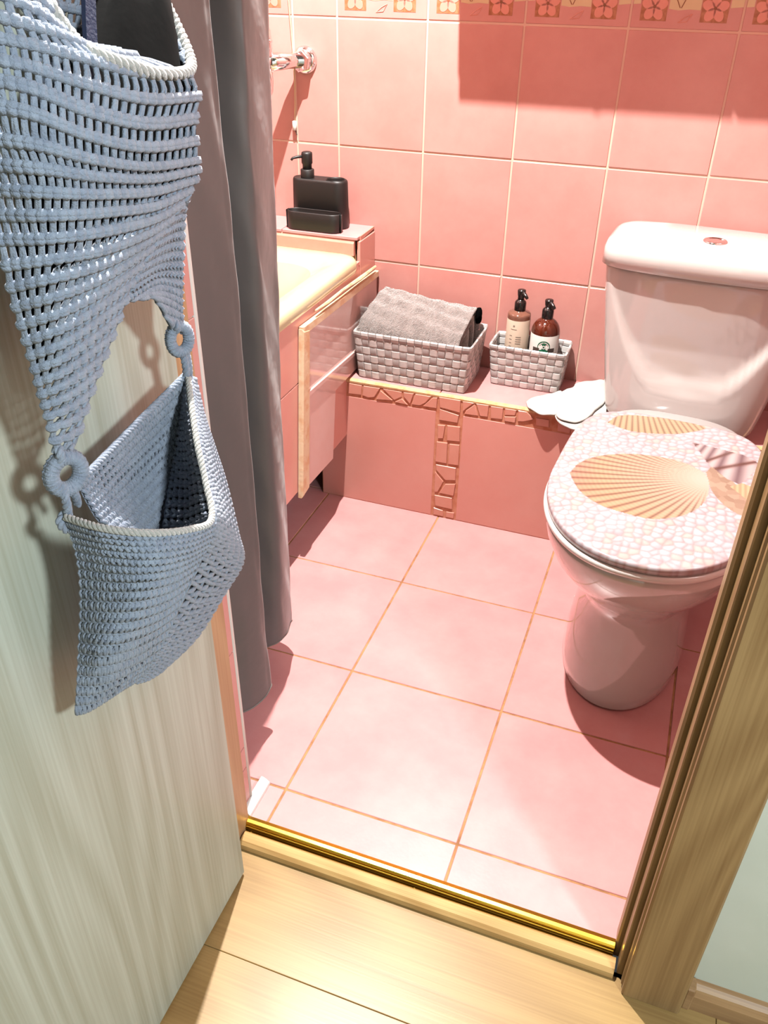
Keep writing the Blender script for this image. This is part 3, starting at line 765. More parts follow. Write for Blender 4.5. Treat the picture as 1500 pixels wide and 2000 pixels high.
for k in range(4):
    obj('fold_layer', towel_layer(k, -.214 + .004 * k, .018 - .003 * (k % 2) - .002 * k, 150 if k == 0 else 40, 110 if k == 0 else 64, .0007 if k == 0 else 0.0), 'towel' if k % 2 == 0 else 'towel_edge', tw, True)
bc = obj('dark_cloth', loft([[(x + .002 * math.sin(9 * a), 1.030 + .010 * math.cos(a) * f, .478 + .018 * math.sin(a) * f + .003 * math.sin(3 * a + x * 90)) for a in np.linspace(0, 2 * math.pi, 20, endpoint=False)] for x, f in ((.0235, .3), (.0245, .9), (.027, 1), (.031, .95), (.034, .6), (.035, .2))]), 'black_cloth', None, True)
tag(bc, 'black cloth corner sticking out behind the rolled towel end', 'cloth')

# ================================================================== PUMP BOTTLES in the small basket
def pump(root, c, z0, ztop, mat, dirv, sc=1.0):
    obj('pump_collar', lathe([(.0125 * sc, 0), (.013 * sc, .001), (.013 * sc, .018), (.0115 * sc, .021), (.008 * sc, .024), (.007 * sc, .026)], (c[0], c[1], z0), 24), mat, root, True)
    h = ztop - z0
    hd = obj('pump_head', lathe([(.0075 * sc, .024), (.0075 * sc, h - .016), (.0085 * sc, h - .012), (.0095 * sc, h - .003), (.0085 * sc, h - .0005), (.0005, h)], (c[0], c[1], z0), 20), mat, root, True)
    d = np.array([dirv[0], dirv[1], 0.0])
    P = [np.array([c[0], c[1], ztop - .006]) + d * s + np.array([0, 0, -.35 * s * s / .02]) for s in np.linspace(0, .022, 5)]
    obj('spout', tube(P, [.0055 * sc, .0052 * sc, .0048 * sc, .004 * sc, .0034 * sc], 10), mat, hd, True)
zf = ZL + .0045
c1 = np.array([.1235, 1.0285]); b1 = thing('pump_bottle', (*c1, zf), 'slim brown pump bottle with beige label, left one in the small basket', 'bottle')
obj('body', lathe([(.024, 0), (.0262, .002), (.0265, .006), (.0265, .155), (.026, .159), (.0235, .1615), (.014, .164), (.0115, .167), (.0115, .172)], (*c1, zf), 40), 'clear_brown', b1, True)
l1 = obj('label', lathe([(.02665, .018), (.0268, .0185), (.0268, .1475), (.02665, .148)], (*c1, zf), 48, False, False), 'label_beige', b1, True)
pump(b1, c1, zf + .166, .553, 'black_glossy', (.75, -.66))
def curved(c, r, az, z0, wdt, hgt, nseg=8):
    """thin print patch on a cylinder; az = azimuth of its middle"""
    a = np.linspace(az - wdt / 2 / r, az + wdt / 2 / r, nseg); R = []
    for rr in (r, r + .0003):
        for z in (z0, z0 + hgt): R.append([(c[0] + rr * math.cos(t), c[1] + rr * math.sin(t), z) for t in a])
    return loft([R[0], R[1], R[3], R[2], R[0]], False, False, closed=False)
azc = math.atan2(CAM[1] - c1[1], CAM[0] - c1[0])
azl = azc - .35
marks = [curved(c1, .0268, azl, zf + .134, .004, .004), curved(c1, .0268, azl, zf + .1275, .014, .0012)]
for k in range(4): marks.append(curved(c1, .0268, azl + .45, zf + .110 - .0052 * k, .012, .0016))
for k in range(4): marks.append(curved(c1, .0268, azl + .42, zf + .084 - .0052 * k, .013, .0016))
for k in range(5): marks.append(curved(c1, .0268, azl - .22, zf + .112 - .0085 * k, .006, .0014))
obj('print_lines', join(marks), 'label_ink', l1)
c2 = np.array([.1885, 1.0215]); b2 = thing('pump_bottle', (*c2, zf), 'round-shouldered amber pump bottle with white label and green seal', 'bottle')
obj('body', lathe([(.029, 0), (.0318, .002), (.0323, .006), (.0323, .126)] + [(.0323 * math.cos(a) ** .9 if a < 1.2 else .0323 * math.cos(a) ** .9, .126 + .034 * math.sin(a)) for a in np.linspace(.1, 1.15, 10)] + [(.0115, .160), (.0115, .164)], (*c2, zf), 48), 'amber_plastic', b2, True)
l2 = obj('label', lathe([(.03245, .015), (.0326, .0155), (.0326, .1255), (.03245, .126)], (*c2, zf), 48, False, False), 'label_white', b2, True)
pump(b2, c2, zf + .159, .541, 'black_glossy', (.72, -.69))
az2 = math.atan2(CAM[1] - c2[1], CAM[0] - c2[0]); zs2 = zf + .101
def wrapdisc(c, r, az, zc, r0, r1, n=36, lift=0.0003, gaps=None):
    V = []; F = []
    a = np.linspace(0, 2 * math.pi, n, endpoint=False)
    for rr in (r0, r1):
        for t in a:
            ang = az + rr * math.cos(t) / r; V.append((c[0] + (r + lift) * math.cos(ang), c[1] + (r + lift) * math.sin(ang), zc + rr * math.sin(t)))
    for j in range(n):
        if gaps and gaps(j): continue
        k = (j + 1) % n; F.append((j, k, n + k, n + j))
    return np.array(V), F
seal = obj('green_seal', wrapdisc(c2, .0326, az2, zs2, .0005, .0145), 'label_green', l2)
obj('seal_ring', join([wrapdisc(c2, .0326, az2, zs2, .0098, .0118, 48, .0006, lambda j: not (4 <= j <= 11 or 13 <= j <= 20)), wrapdisc(c2, .0326, az2, zs2, .0020, .0042, 24, .0006)]), 'label_white', seal)
obj('dark_band', join([curved(c2, .0326, az2 - .55, zs2 - .013, .016, .010), curved(c2, .0326, az2 + .55, zs2 - .013, .016, .010)]), 'label_dark', l2)

# ================================================================== PADS on the ledge
def R8(p): return (1010 + p[0] * .13333, 700 + p[1] * .13333)
def pad(pts, z, th):
    q = smooth_poly([tuple(atz(*R8(p), z)[:2]) for p in pts], 90); c = q.mean(0)
    f = lambda s: c + (q - c) * s
    zq = lambda s, h: np.concatenate([f(s), (h + .0009 * np.sin(f(s)[:, 0] * 160) + .0006 * np.sin(f(s)[:, 1] * 210))[:, None]], 1)
    return loft([zq(.985, z + .0004), zq(1.0, z + th * .35), zq(.985, z + th * .75), zq(.94, z + th * .95), zq(.6, z + th * 1.15), zq(.2, z + th * 1.2)])
pd = thing('cloth_pad', (.28, .93, ZL), 'white cotton winged pad lying on the ledge edge beside the toilet', 'pad')
obj('lower_layer', pad([(540, 830), (600, 940), (760, 1035), (930, 1060), (1090, 1010), (1200, 950), (1300, 850), (1300, 640), (1000, 560), (700, 640)], ZL + .0006, .0055), 'pad_cotton', pd, True)
obj('upper_layer', pad([(590, 700), (570, 830), (640, 905), (780, 945), (920, 940), (1060, 870), (1150, 770), (1290, 640), (1290, 420), (1290, 330), (1050, 350), (870, 380), (820, 430), (720, 470), (640, 520), (610, 600)], ZL + .0085, .0055), 'pad_cotton', pd, True)
obj('wing', pad([(130, 650), (170, 735), (310, 815), (480, 838), (600, 830), (690, 740), (690, 600), (640, 495), (500, 525), (340, 565), (190, 600)], ZL + .0030, .0045), 'pad_cotton', pd, True)

# ================================================================== SOAP CADDY on the tub shelf
zc = .6432
sc_ = thing('soap_caddy', (-.365, 1.02, zc), 'matte black soap caddy with pump and front tray on the tub shelf', 'dispenser')
x0, x1 = -.4335, -.2975
def body_ring(z, e): return flat(rrect(x0 + e, x1 - e, 1.006 + e, 1.058 - e, .0255 - e, 10), z)
obj('body', loft([body_ring(zc, .002), body_ring(zc + .002, 0), body_ring(zc + .100, .002), body_ring(zc + .1035, .003), body_ring(zc + .105, .0045)], True, False), 'black_plastic', sc_, True)
cup = (-.3275, 1.032, zc + .105)
bm_ = bmesh.new()
for ring_ in (body_ring(zc + .105, .0045), flat(disc(cup[0], cup[1], .0215, .0215, 0, 40), zc + .105)):
    vv_ = [bm_.verts.new(tuple(p)) for p in ring_]
    for a_, b_ in zip(vv_, vv_[1:] + vv_[:1]):
        if (a_.co - b_.co).length > 1e-7: bm_.edges.new((a_, b_))
bmesh.ops.triangle_fill(bm_, use_beauty=True, edges=bm_.edges[:])
bm_.verts.index_update()
obj('top_plate', (np.array([tuple(v.co) for v in bm_.verts]), [tuple(v.index for v in f.verts) for f in bm_.faces]), 'black_plastic', sc_); bm_.free()
obj('cup_well', loft([flat(disc(cup[0], cup[1], r_, r_, 0, 40), cup[2] + h_) for r_, h_ in ((.0222, .0), (.0222, .0012), (.0215, .0015), (.0205, .0008), (.0200, -.004), (.0190, -.070))], False, True), 'black_plastic', sc_, True)
pc = (-.396, 1.030)
obj('pump_collar', lathe([(.0150, -.001), (.0155, .001), (.0155, .017), (.0145, .018), (.0115, .0185)], (*pc, zc + .105), 28), 'black_plastic', sc_, True)
hd = obj('pump_head', lathe([(.0105, .018), (.0105, .028), (.0125, .031), (.0125, .050), (.0118, .0535), (.009, .055), (.0005, .0552)], (*pc, zc + .105), 28), 'black_plastic', sc_, True)
obj('spout', tube([(pc[0], pc[1], zc + .151), (pc[0] - .018, pc[1] - .014, zc + .1495), (pc[0] - .026, pc[1] - .020, zc + .1475), (pc[0] - .029, pc[1] - .0225, zc + .143)], [.0036, .0032, .0028, .0026], 10), 'black_plastic', hd, True)
tx0, tx1 = -.4315, -.2965
def tray_ring(e, z): return flat(rrect(tx0 + e, tx1 - e, .9705 + e, 1.007 - e * .2, .024 - e * .9, 8), z)
obj('tray', loft([tray_ring(.002, zc), tray_ring(0, zc + .002), tray_ring(-.0005, zc + .040), tray_ring(.0005, zc + .0415), tray_ring(.002, zc + .0415), tray_ring(.003, zc + .040), tray_ring(.0035, zc + .004)]), 'black_plastic', sc_, True)

# ================================================================== MIXER TAP on the back wall
fq = np.array([-.412, YB - .002, .981])
mx_ = thing('mixer_tap', tuple(fq), 'chrome wall mixer tap half hidden behind the shower curtain', 'tap')
bodyc = np.array([-.452, .968, .984])
for dx in (0, -.15):
    a6 = np.linspace(0, 2 * math.pi, 6, endpoint=False) + .3; o_ = fq + [dx, 0, 0]
    obj('wall_flange', loft([[(o_[0] + r_ * math.cos(a), o_[1] - d_, o_[2] + r_ * math.sin(a)) for a in np.linspace(0, 2 * math.pi, 28, endpoint=False)] for r_, d_ in ((.028, -.001), (.028, .002), (.024, .008), (.020, .010))]), 'chrome', mx_, True)
    obj('hex_nut', loft([[(o_[0] + r_ * math.cos(a), o_[1] - d_, o_[2] + r_ * math.sin(a)) for a in a6] for r_, d_ in ((.020, .009), (.022, .011), (.022, .026), (.020, .028))]), 'chrome', mx_)
    e_ = bodyc + [dx, 0, 0]
    obj('inlet_pipe', tube([o_ + [0, -.02, 0], o_ + (e_ - o_) * .45, e_], [.014, .0155, .0185], 20), 'chrome', mx_, True)
obj('mixer_body', tube([bodyc + [.012, 0, 0], bodyc + [.008, 0, 0], bodyc + [-.02, -.002, 0], bodyc + [-.15, -.002, 0], bodyc + [-.17, 0, 0]], [.009, .019, .021, .021, .012], 24), 'chrome', mx_, True)
obj('outlet_elbow', tube([bodyc + [.003, -.006, .012], bodyc + [.004, -.006, .030], bodyc + [.003, -.006, .056], bodyc + [-.006, -.008, .072], bodyc + [-.024, -.010, .080]], [.0125, .0125, .012, .0115, .010], 16), 'chrome', mx_, True)
obj('elbow_ring', lathe([(.0135, 0), (.0142, .001), (.0142, .005), (.0135, .006)], (bodyc[0] + .0035, bodyc[1] - .006, bodyc[2] + .036), 20), 'chrome', mx_, True)
obj('lower_outlet', tube([bodyc + [.002, -.004, -.012], bodyc + [.003, -.004, -.034], bodyc + [.002, -.006, -.052], bodyc + [-.006, -.010, -.066], bodyc + [-.022, -.016, -.078]], [.011, .011, .0115, .012, .010], 16), 'chrome', mx_, True)
obj('spout', tube([bodyc + [-.08, -.018, -.006], bodyc + [-.08, -.06, -.012], bodyc + [-.08, -.13, -.020], bodyc + [-.08, -.16, -.040]], .0105, 16), 'chrome', mx_, True)
obj('handle', tube([bodyc + [-.075, -.004, .018], bodyc + [-.075, -.004, .05], bodyc + [-.075, -.06, .085]], [.018, .017, .007], 16), 'chrome', mx_, True)

# pull cord with white toggle
cq = aty(575, 245, 1.064)
cd = thing('pull_cord', (cq[0], 1.066, cq[2] - .012), 'thin pale pull cord with small white toggle hanging by the tap', 'cord')
zz_ = np.linspace(cq[2] + .005, 2.45, 40)
obj('cord', tube([(cq[0] + .004 * math.sin((z - cq[2]) * 16) * (1 if z < 1.1 else .3), 1.0665, z) for z in zz_], .0014, 6), 'border_cream', cd, True)
obj('toggle', tube([(cq[0], 1.0655, cq[2] + o_) for o_ in (-.0105, -.0095, 0, .0085, .0095)], [.0035, .0052, .0054, .0050, .003], 10), 'white_plastic', cd, True)
obj('cord_tail', tube([(cq[0], 1.0665, cq[2] - .009), (cq[0] + .003, 1.0668, cq[2] - .016), (cq[0] + .004, 1.067, cq[2] - .020)], [.0012, .0012, .0016], 6), 'label_dark', cd)

# ================================================================== SHOWER CURTAIN on its rail
cu = thing('shower_curtain', (-.14, .15, .09), 'taupe grey shower curtain bunched in deep folds beside the doorway', 'curtain')
bot = np.array([(-.215, -.02), (-.150, -.024), (-.112, .000), (-.103, .022), (-.120, .046), (-.094, .078), (-.080, .108), (-.086, .124), (-.150, .122), (-.205, .140), (-.195, .175), (-.150, .205), (-.116, .226), (-.111, .250), (-.126, .292), (-.135, .312), (-.160, .325), (-.225, .34)])
top = np.array([(-.215, -.02), (-.150, -.018), (-.118, .010), (-.112, .040), (-.112, .072), (-.106, .110), (-.102, .140), (-.108, .156), (-.165, .150), (-.210, .165), (-.195, .190), (-.155, .208), (-.108, .222), (-.103, .240), (-.118, .310), (-.130, .346), (-.160, .360), (-.225, .36)])
NU, NV = 240, 90
u = np.linspace(0, 1, NU); Bp = catmull(bot, u); Tp = catmull(top, u)
CV = []
for i in range(NV):
    t = i / (NV - 1); z = .092 + (1.96 - .092) * t; k = min((z - .092) / (1.13 - .092), 1.25)
    P = Bp * (1 - k) + Tp * k
    P[:, 0] -= .085 * max(0.0, (z - 1.2) / .76)          # leans in to the rail above
    wr = .0016 * np.sin(u * 60 + z * 17) * np.sin(z * 31 + u * 12) + .0022 * np.sin(u * 23 + z * 7)
    d = np.gradient(P, axis=0); nn = np.stack([d[:, 1], -d[:, 0]], 1); nn /= np.linalg.norm(nn, axis=1)[:, None] + 1e-9
    P = P + nn * (wr * (0.4 + .6 * np.sin(z * 5.0 + u * 9) ** 2))[:, None]
    zb_ = z + (1 - t) ** 8 * .012 * np.sin(u * 19)
    CV.append(np.concatenate([P, np.broadcast_to(zb_, (NU,))[:, None]], 1))
cm_ = obj('fabric', loft(CV, False, False, closed=False), 'curtain', cu, True)
hem = []
for q in range(2):
    hem.append(CV[0] + np.array([0, 0, .000]))
obj('hem', tube(CV[0][::2] + [0, 0, .0], .0013, 5), 'curtain_hem', cu, True)
for k in range(8):
    p = CV[-1][int((k + .5) * NU / 8)]
    a = np.linspace(0, 2 * math.pi, 16)
    obj('curtain_ring', tube([(-.235 + .024 * math.cos(t), p[1], 1.975 + .024 * math.sin(t)) for t in a], .002, 6), 'chrome', cu, True)
rl = thing('curtain_rail', (-.235, .5, 1.99), 'chrome shower curtain rail above the tub edge', 'rail')
obj('rail_tube', tube([(-.235, -.044, 1.992), (-.235, .5, 1.992), (-.235, YB - .001, 1.992)], .011, 16), 'chrome', rl, True)
for y_ in (-.042, YB - .006):
    obj('end_socket', tube([(-.235, y_ - .003, 1.992), (-.235, y_ + .004, 1.992)], .022, 20), 'chrome', rl, True)

# ================================================================== WALL CABINET above the toilet (casts the square shadow)
cb = thing('wall_cabinet', (.29, .98, 1.312), 'white wall cabinet hung above the toilet cistern', 'cabinet')
obj('body', box(-.080, .70, .902, YB - .001, 1.312, 1.95, .002), 'cabinet_white', cb)
for a, b in ((-.078, .309), (.312, .698)):
    d_ = obj('door', box(a, b, .886, .901, 1.314, 1.948, .002), 'cabinet_white', cb)
    obj('knob', tube([((a + b) / 2, .886, 1.36), ((a + b) / 2, .874, 1.36), ((a + b) / 2, .868, 1.36)], [.005, .006, .009], 12), 'chrome', d_, True)

# ================================================================== DOOR LEAF, open into the hallway
dr = thing('door_1', (-.02, -.45, ZH), kind='structure')
obj('leaf', box(-.040, 0.0, -.755, -.150, ZH + .006, 2.03, .0015), 'door_oak', dr)
for z in (.25, 1.75):
    obj('hinge', tube([(-.046, -.152, z), (-.046, -.152, z + .09)], .006, 10), 'brass', dr, True)
obj('handle_plate', box(0.0005, .006, -.715, -.675, .93, 1.13, .002), 'brass', dr)
obj('handle', tube([(.004, -.695, 1.05), (.045, -.695, 1.05), (.050, -.68, 1.05), (.050, -.60, 1.05)], [.010, .009, .009, .008], 12), 'brass', dr, True)

# ================================================================== CROCHET BAG hanging on the door
class Net:
    """smooth surface through rows of (px, py, X): pixel gives the direction, X the distance from the door face"""
    def __init__(self, rows): self.rows = [np.array([atx(p[0], p[1], p[2]) for p in r]) for r in rows]
    def S(self, u, v):
        u = np.asarray(u, float); v = np.asarray(v, float)
        G = np.stack([catmull(r, u) for r in self.rows])           # rows, n, 3
        k = len(self.rows); Q = np.concatenate([[2 * G[0] - G[1]], G, [2 * G[-1] - G[-2]]])
        x = np.clip(v, 0, 1) * (k - 1); i = np.minimum(x.astype(int), k - 2); f = (x - i)[:, None]; n = np.arange(len(u))
        a, b, c, d = Q[i, n], Q[i + 1, n], Q[i + 2, n], Q[i + 3, n]
        return .5 * (2 * b + (c - a) * f + (2 * a - 5 * b + 4 * c - d) * f ** 2 + (-a + 3 * b - 3 * c + d) * f ** 3)
    def SN(self, u, v):
        e = 1e-3; u = np.asarray(u, float); v = np.asarray(v, float)
        p = self.S(u, v); du = self.S(np.minimum(u + e, 1), v) - self.S(np.maximum(u - e, 0), v); dv = self.S(u, np.minimum(v + e, 1)) - self.S(u, np.maximum(v - e, 0))
        n = np.cross(du, dv); n /= np.linalg.norm(n, axis=1)[:, None] + 1e-12
        s = np.sign(((CAM - p) * n).sum(1)); return p, n * s[:, None]
def tubes_many(P, r, n=5):
    """P (m,k,3) paths, r (m,k) radii -> one mesh (all tubes same k)"""
    m, k, _ = P.shape; T_ = np.gradient(P, axis=1); T_ /= np.linalg.norm(T_, axis=2)[..., None] + 1e-12
    up = np.array([.3, .2, .93]); N_ = np.cross(T_, up); N_ /= np.linalg.norm(N_, axis=2)[..., None] + 1e-12; B_ = np.cross(T_, N_)
    a = np.linspace(0, 2 * math.pi, n, endpoint=False)
    V = P[:, :, None, :] + r[:, :, None, None] * (np.cos(a)[None, None, :, None] * N_[:, :, None, :] + np.sin(a)[None, None, :, None] * B_[:, :, None, :])
    V = V.reshape(-1, 3); F = []
    base = np.arange(m) * k * n
    i, j = np.meshgrid(np.arange(k - 1), np.arange(n), indexing='ij'); j2 = (j + 1) % n
    q = np.stack([i * n + j, i * n + j2, (i + 1) * n + j2, (i + 1) * n + j], -1).reshape(-1, 4)
    F = (base[:, None, None] + q[None]).reshape(-1, 4)
    return V, F
def fastmesh(name, parts, mat, parent):
    V = np.concatenate([p[0] for p in parts]); o_ = 0; Fs = []
    for p in parts: Fs.append(np.asarray(p[1]) + o_); o_ += len(p[0])
    F = np.concatenate(Fs); base = ROOT[parent.name]; V = V - base
    me = bpy.data.meshes.new(name); me.vertices.add(len(V)); me.vertices.foreach_set('co', V.ravel())
    me.loops.add(F.size); me.loops.foreach_set('vertex_index', F.ravel().astype(np.int32))
    me.polygons.add(len(F)); me.polygons.foreach_set('loop_start', (np.arange(len(F)) * 4).astype(np.int32)); me.polygons.foreach_set('loop_total', np.full(len(F), 4, np.int32))
    me.update(calc_edges=True); me.validate()
    me.polygons.foreach_set('use_smooth', np.ones(len(F), bool)); me.materials.append(MATS[mat])
    o = bpy.data.objects.new(name, me); C.objects.link(o); o.parent = parent; ROOT[o.name] = base
    return o
def rowlen(net, v):
    p = net.S(np.linspace(0, 1, 40), np.full(40, v)); return np.linalg.norm(np.diff(p, axis=0), axis=1).sum()
def crochet_open(net, nr, w, uref=.45):
    """rows of tall posts under a ridge, with holes between the posts"""
    parts = []; r0 = w * .315
    vs_ = np.linspace(0, 1, 200); q_ = net.S(np.full(200, uref), vs_); cl = np.concatenate([[0], np.cumsum(np.linalg.norm(np.diff(q_, axis=0), axis=1))])
    vv = np.interp(np.linspace(0, cl[-1], nr + 1), cl, vs_)
    for j in range(nr):
        v0, v1 = vv[j], vv[j + 1]; L_ = rowlen(net, (v0 + v1) / 2); n = max(2, int(round(L_ / w))); k = np.arange(n)
        hgt = np.linalg.norm(net.S([.5], [v1]) - net.S([.5], [v0])); 
        for s in (-1, 1):            # two strands of each post
            f = np.array([.0, .33, .66, 1.0]); U = (k[:, None] + .5 + s * .085 + (.5 - f)[None] * .24 + s * .10 * (f[None] - .4)) / n
            Vv = np.broadcast_to(v0 + (v1 - v0) * f[None], U.shape); p, nn = net.SN(np.clip(U, 0, 1).ravel(), Vv.ravel())
            p = p + nn * (np.tile([.05, .45, .35, .0], n) * r0)[:, None]
            rad = np.tile([.95, .8, .8, .95], (n, 1)) * r0 * .57
            parts.append(tubes_many(p.reshape(n, 4, 3), rad))
        # ridge: V-shaped loops along the row
        for s in (-1, 1):
            f = np.array([-.1, .3, .7, 1.1]); U = (k[:, None] + f[None]) / n; Vv = v0 + (v1 - v0) * (.02 + s * .085 + .07 * s * (f[None] - .5) + 0 * U)
            p, nn = net.SN(np.clip(U, 0, 1).ravel(), np.clip(Vv, 0, 1).ravel()); p = p + nn * (np.tile([.25, .75, .75, .25], n) * r0)[:, None]
            parts.append(tubes_many(p.reshape(n, 4, 3), np.tile([.6, .85, .85, .6], (n, 1)) * r0))
    return parts
def crochet_dense(net, nr, w, back=True):
    """close rows of single crochet: each stitch a V of two fat strands over a backing sheet"""
    parts = []; r0 = w * .30
    for j in range(nr):
        v0, v1 = j / nr, (j + 1) / nr; L_ = rowlen(net, (v0 + v1) / 2); n = max(2, int(round(L_ / w))); k = np.arange(n)
        for s in (-1, 1):
            f = np.array([.0, .35, .7, 1.0]); U = (k[:, None] + .5 + s * (.40 - .36 * f[None])) / n
            Vv = np.broadcast_to(v0 + (v1 - v0) * (.02 + .98 * f[None]), U.shape); p, nn = net.SN(np.clip(U, 0, 1).ravel(), Vv.ravel())
            p = p + nn * (np.tile([.0, 1.0, .9, .0], n) * r0)[:, None]
            parts.append(tubes_many(p.reshape(n, 4, 3), np.tile([.75, .95, .9, .65], (n, 1)) * r0))
        f = np.array([-.1, .3, .7, 1.1]); U = (k[:, None] + f[None]) / n; Vv = v0 + 0 * U
        p, nn = net.SN(np.clip(U, 0, 1).ravel(), Vv.ravel()); p = p + nn * (np.tile([.1, .5, .5, .1], n) * r0)[:, None]
        parts.append(tubes_many(p.reshape(n, 4, 3), np.full((n, 4), r0 * .72)))
    if back:
        a, b = 40, 40; U, Vv = np.meshgrid(np.linspace(0, 1, a), np.linspace(0, 1, b)); p, nn = net.SN(U.ravel(), Vv.ravel()); p = p - nn * r0 * .35
        i, j = np.meshgrid(np.arange(b - 1), np.arange(a - 1), indexing='ij'); q = np.stack([i * a + j, i * a + j + 1, (i + 1) * a + j + 1, (i + 1) * a + j], -1).reshape(-1, 4)
        parts.append((p, q))
    return parts
bag = thing('crochet_bag', (.05, -.33, .64), 'pale blue-grey crochet hanging organiser with open mesh top and dense lower pocket', 'bag')
netA = Net([[(-150, -190, .10), (-60, -150, .11), (20, -110, .11), (60, -75, .11), (100, -40, .10)],
            [(-140, -60, .105), (-20, -10, .125), (70, 30, .13), (110, 60, .125), (140, 75, .12)],
            [(-120, 60, .105), (20, 85, .13), (150, 118, .14), (270, 150, .135), (372, 150, .10)],
            [(-90, 160, .105), (50, 190, .135), (170, 240, .145), (285, 262, .135), (380, 250, .095)],
            [(-60, 250, .105), (60, 265, .135), (180, 300, .145), (290, 315, .130), (385, 305, .09)],
            [(-35, 340, .105), (90, 350, .135), (200, 360, .140), (300, 358, .120), (386, 338, .085)],
            [(-15, 425, .10), (100, 425, .130), (210, 418, .135), (300, 405, .115), (368, 372, .08)],
            [(2, 505, .10), (110, 492, .125), (210, 474, .130), (290, 445, .110), (335, 418, .08)],
            [(18, 575, .095), (110, 552, .120), (195, 524, .120), (260, 490, .105), (305, 462, .08)],
            [(38, 645, .090), (110, 620, .110), (175, 588, .110), (225, 555, .095), (265, 528, .08)],
            [(58, 710, .085), (110, 690, .100), (155, 662, .100), (200, 630, .090), (238, 602, .078)],
            [(74, 770, .080), (110, 755, .090), (145, 735, .090), (175, 712, .085), (206, 688, .075)],
            [(88, 822, .075), (112, 815, .080), (136, 805, .080), (156, 790, .078), (174, 775, .072)],
            [(100, 882, .070), (112, 882, .072), (124, 880, .072), (136, 876, .070), (147, 870, .068)]])
pa = fastmesh('mesh_panel', crochet_open(netA, 27, .0098), 'yarn', bag)
netB = Net([[(372, 366, .085), (366, 378, .075), (360, 392, .068)], [(325, 432, .082), (342, 424, .070), (356, 422, .062)], [(288, 490, .080), (322, 474, .066), (354, 470, .058)],
            [(258, 545, .080), (305, 522, .064), (353, 520, .056)], [(250, 585, .077), (302, 556, .064), (352, 566, .056)], [(296, 580, .068), (325, 590, .062), (352, 606, .056)], [(333, 640, .060), (343, 641, .058), (353, 640, .056)]])
fastmesh('side_panel', crochet_dense(netB, 15, .0080), 'yarn', bag)
netE = Net([[(152, 945, .064), (255, 840, .050), (362, 734, .056)], [(172, 985, .066), (265, 890, .040), (358, 800, .046)], [(198, 1022, .068), (275, 950, .036), (350, 870, .044)], [(248, 1050, .070), (300, 1000, .036), (342, 945, .044)], [(300, 1090, .070), (318, 1060, .040), (335, 1030, .046)]])
fastmesh('back_flap', crochet_dense(netE, 13, .0068), 'yarn', bag)
netC = Net([[(128, 1010, .068), (200, 1033, .108), (290, 1044, .135), (370, 1037, .142), (417, 1016, .130)], [(148, 1062, .068), (220, 1076, .110), (300, 1082, .138), (365, 1072, .140), (408, 1052, .126)], [(159, 1122, .068), (228, 1130, .108), (292, 1128, .132), (348, 1114, .132), (388, 1092, .118)],
            [(161, 1190, .066), (220, 1195, .102), (272, 1190, .120), (322, 1174, .118), (358, 1150, .106)], [(158, 1260, .062), (202, 1265, .090), (248, 1258, .102), (292, 1240, .098), (332, 1214, .090)], [(153, 1330, .054), (190, 1331, .070), (228, 1320, .078), (266, 1302, .074), (300, 1282, .068)], [(147, 1396, .042), (168, 1390, .047), (200, 1370, .050), (234, 1347, .048), (264, 1330, .044)]])
fastmesh('front_pocket', crochet_dense(netC, 20, .0070), 'yarn', bag)
def transpose(rows): return [[r[k] for r in rows] for k in range(len(rows[0]))]
rowsD = [[(367, 737, .060), (371, 737, .058), (376, 738, .055)], [(374, 800, .078), (384, 806, .068), (394, 815, .058)], [(384, 862, .095), (400, 870, .078), (416, 880, .060)], [(399, 940, .112), (420, 945, .088), (439, 950, .064)], [(417, 1016, .130), (440, 1030, .098), (462, 1045, .068)],
            [(389, 1092, .118), (430, 1094, .092), (473, 1096, .066)], [(333, 1214, .090), (382, 1190, .074), (440, 1152, .056)], [(296, 1285, .068), (336, 1265, .056), (386, 1238, .044)], [(262, 1331, .044), (285, 1325, .040), (312, 1308, .034)]]
netD = Net(transpose(rowsD))
fastmesh('pocket_side', crochet_dense(netD, 7, .0088), 'yarn', bag)
netF = Net(transpose([[(361, 738, .054), (365, 738, .058), (369, 740, .061)], [(355, 800, .046), (366, 800, .062), (375, 800, .078)], [(345, 880, .044), (368, 882, .070), (386, 872, .096)], [(335, 950, .044), (370, 955, .080), (402, 944, .113)], [(322, 1034, .048), (370, 1034, .092), (414, 1014, .130)]]))
fastmesh('pocket_inside', crochet_dense(netF, 7, .0088), 'yarn', bag)
# braided edges
def braid(pts, r, mat, name, n=120, parent=bag):
    P = catmull(np.array([atx(*p) for p in pts]), np.linspace(0, 1, n)); T_, N_, B_ = frames(P); L_ = np.linalg.norm(np.diff(P, axis=0), axis=1).sum(); turns = L_ / (r * 5)
    parts = []
    for s in range(3):
        a = np.linspace(0, 2 * math.pi * turns, n * 1) + s * 2 * math.pi / 3
        parts.append(tube(P + r * .55 * (np.cos(a)[:, None] * N_ + np.sin(a)[:, None] * B_), r * .62, 6))
    return obj(name, join(parts), mat, parent, True)
braid([(60, -75, .11), (85, -10, .115), (140, 72, .125), (180, 104, .138), (240, 124, .140), (300, 142, .132), (350, 143, .112), (373, 132, .098), (366, 98, .085), (345, 50, .070), (322, 2, .060), (300, -60, .045), (285, -130, .03)], .0037, 'yarn_lit', 'rim_braid', 260)
braid([(128, 1010, .070), (200, 1031, .110), (290, 1041, .137), (370, 1034, .144), (413, 1014, .134), (402, 944, .115), (386, 872, .098), (375, 800, .079), (368, 738, .062)], .0026, 'yarn_lit', 'pocket_braid', 240)
braid([(150, 947, .066), (255, 838, .051), (362, 732, .057)], .0026, 'yarn', 'flap_edge', 160)
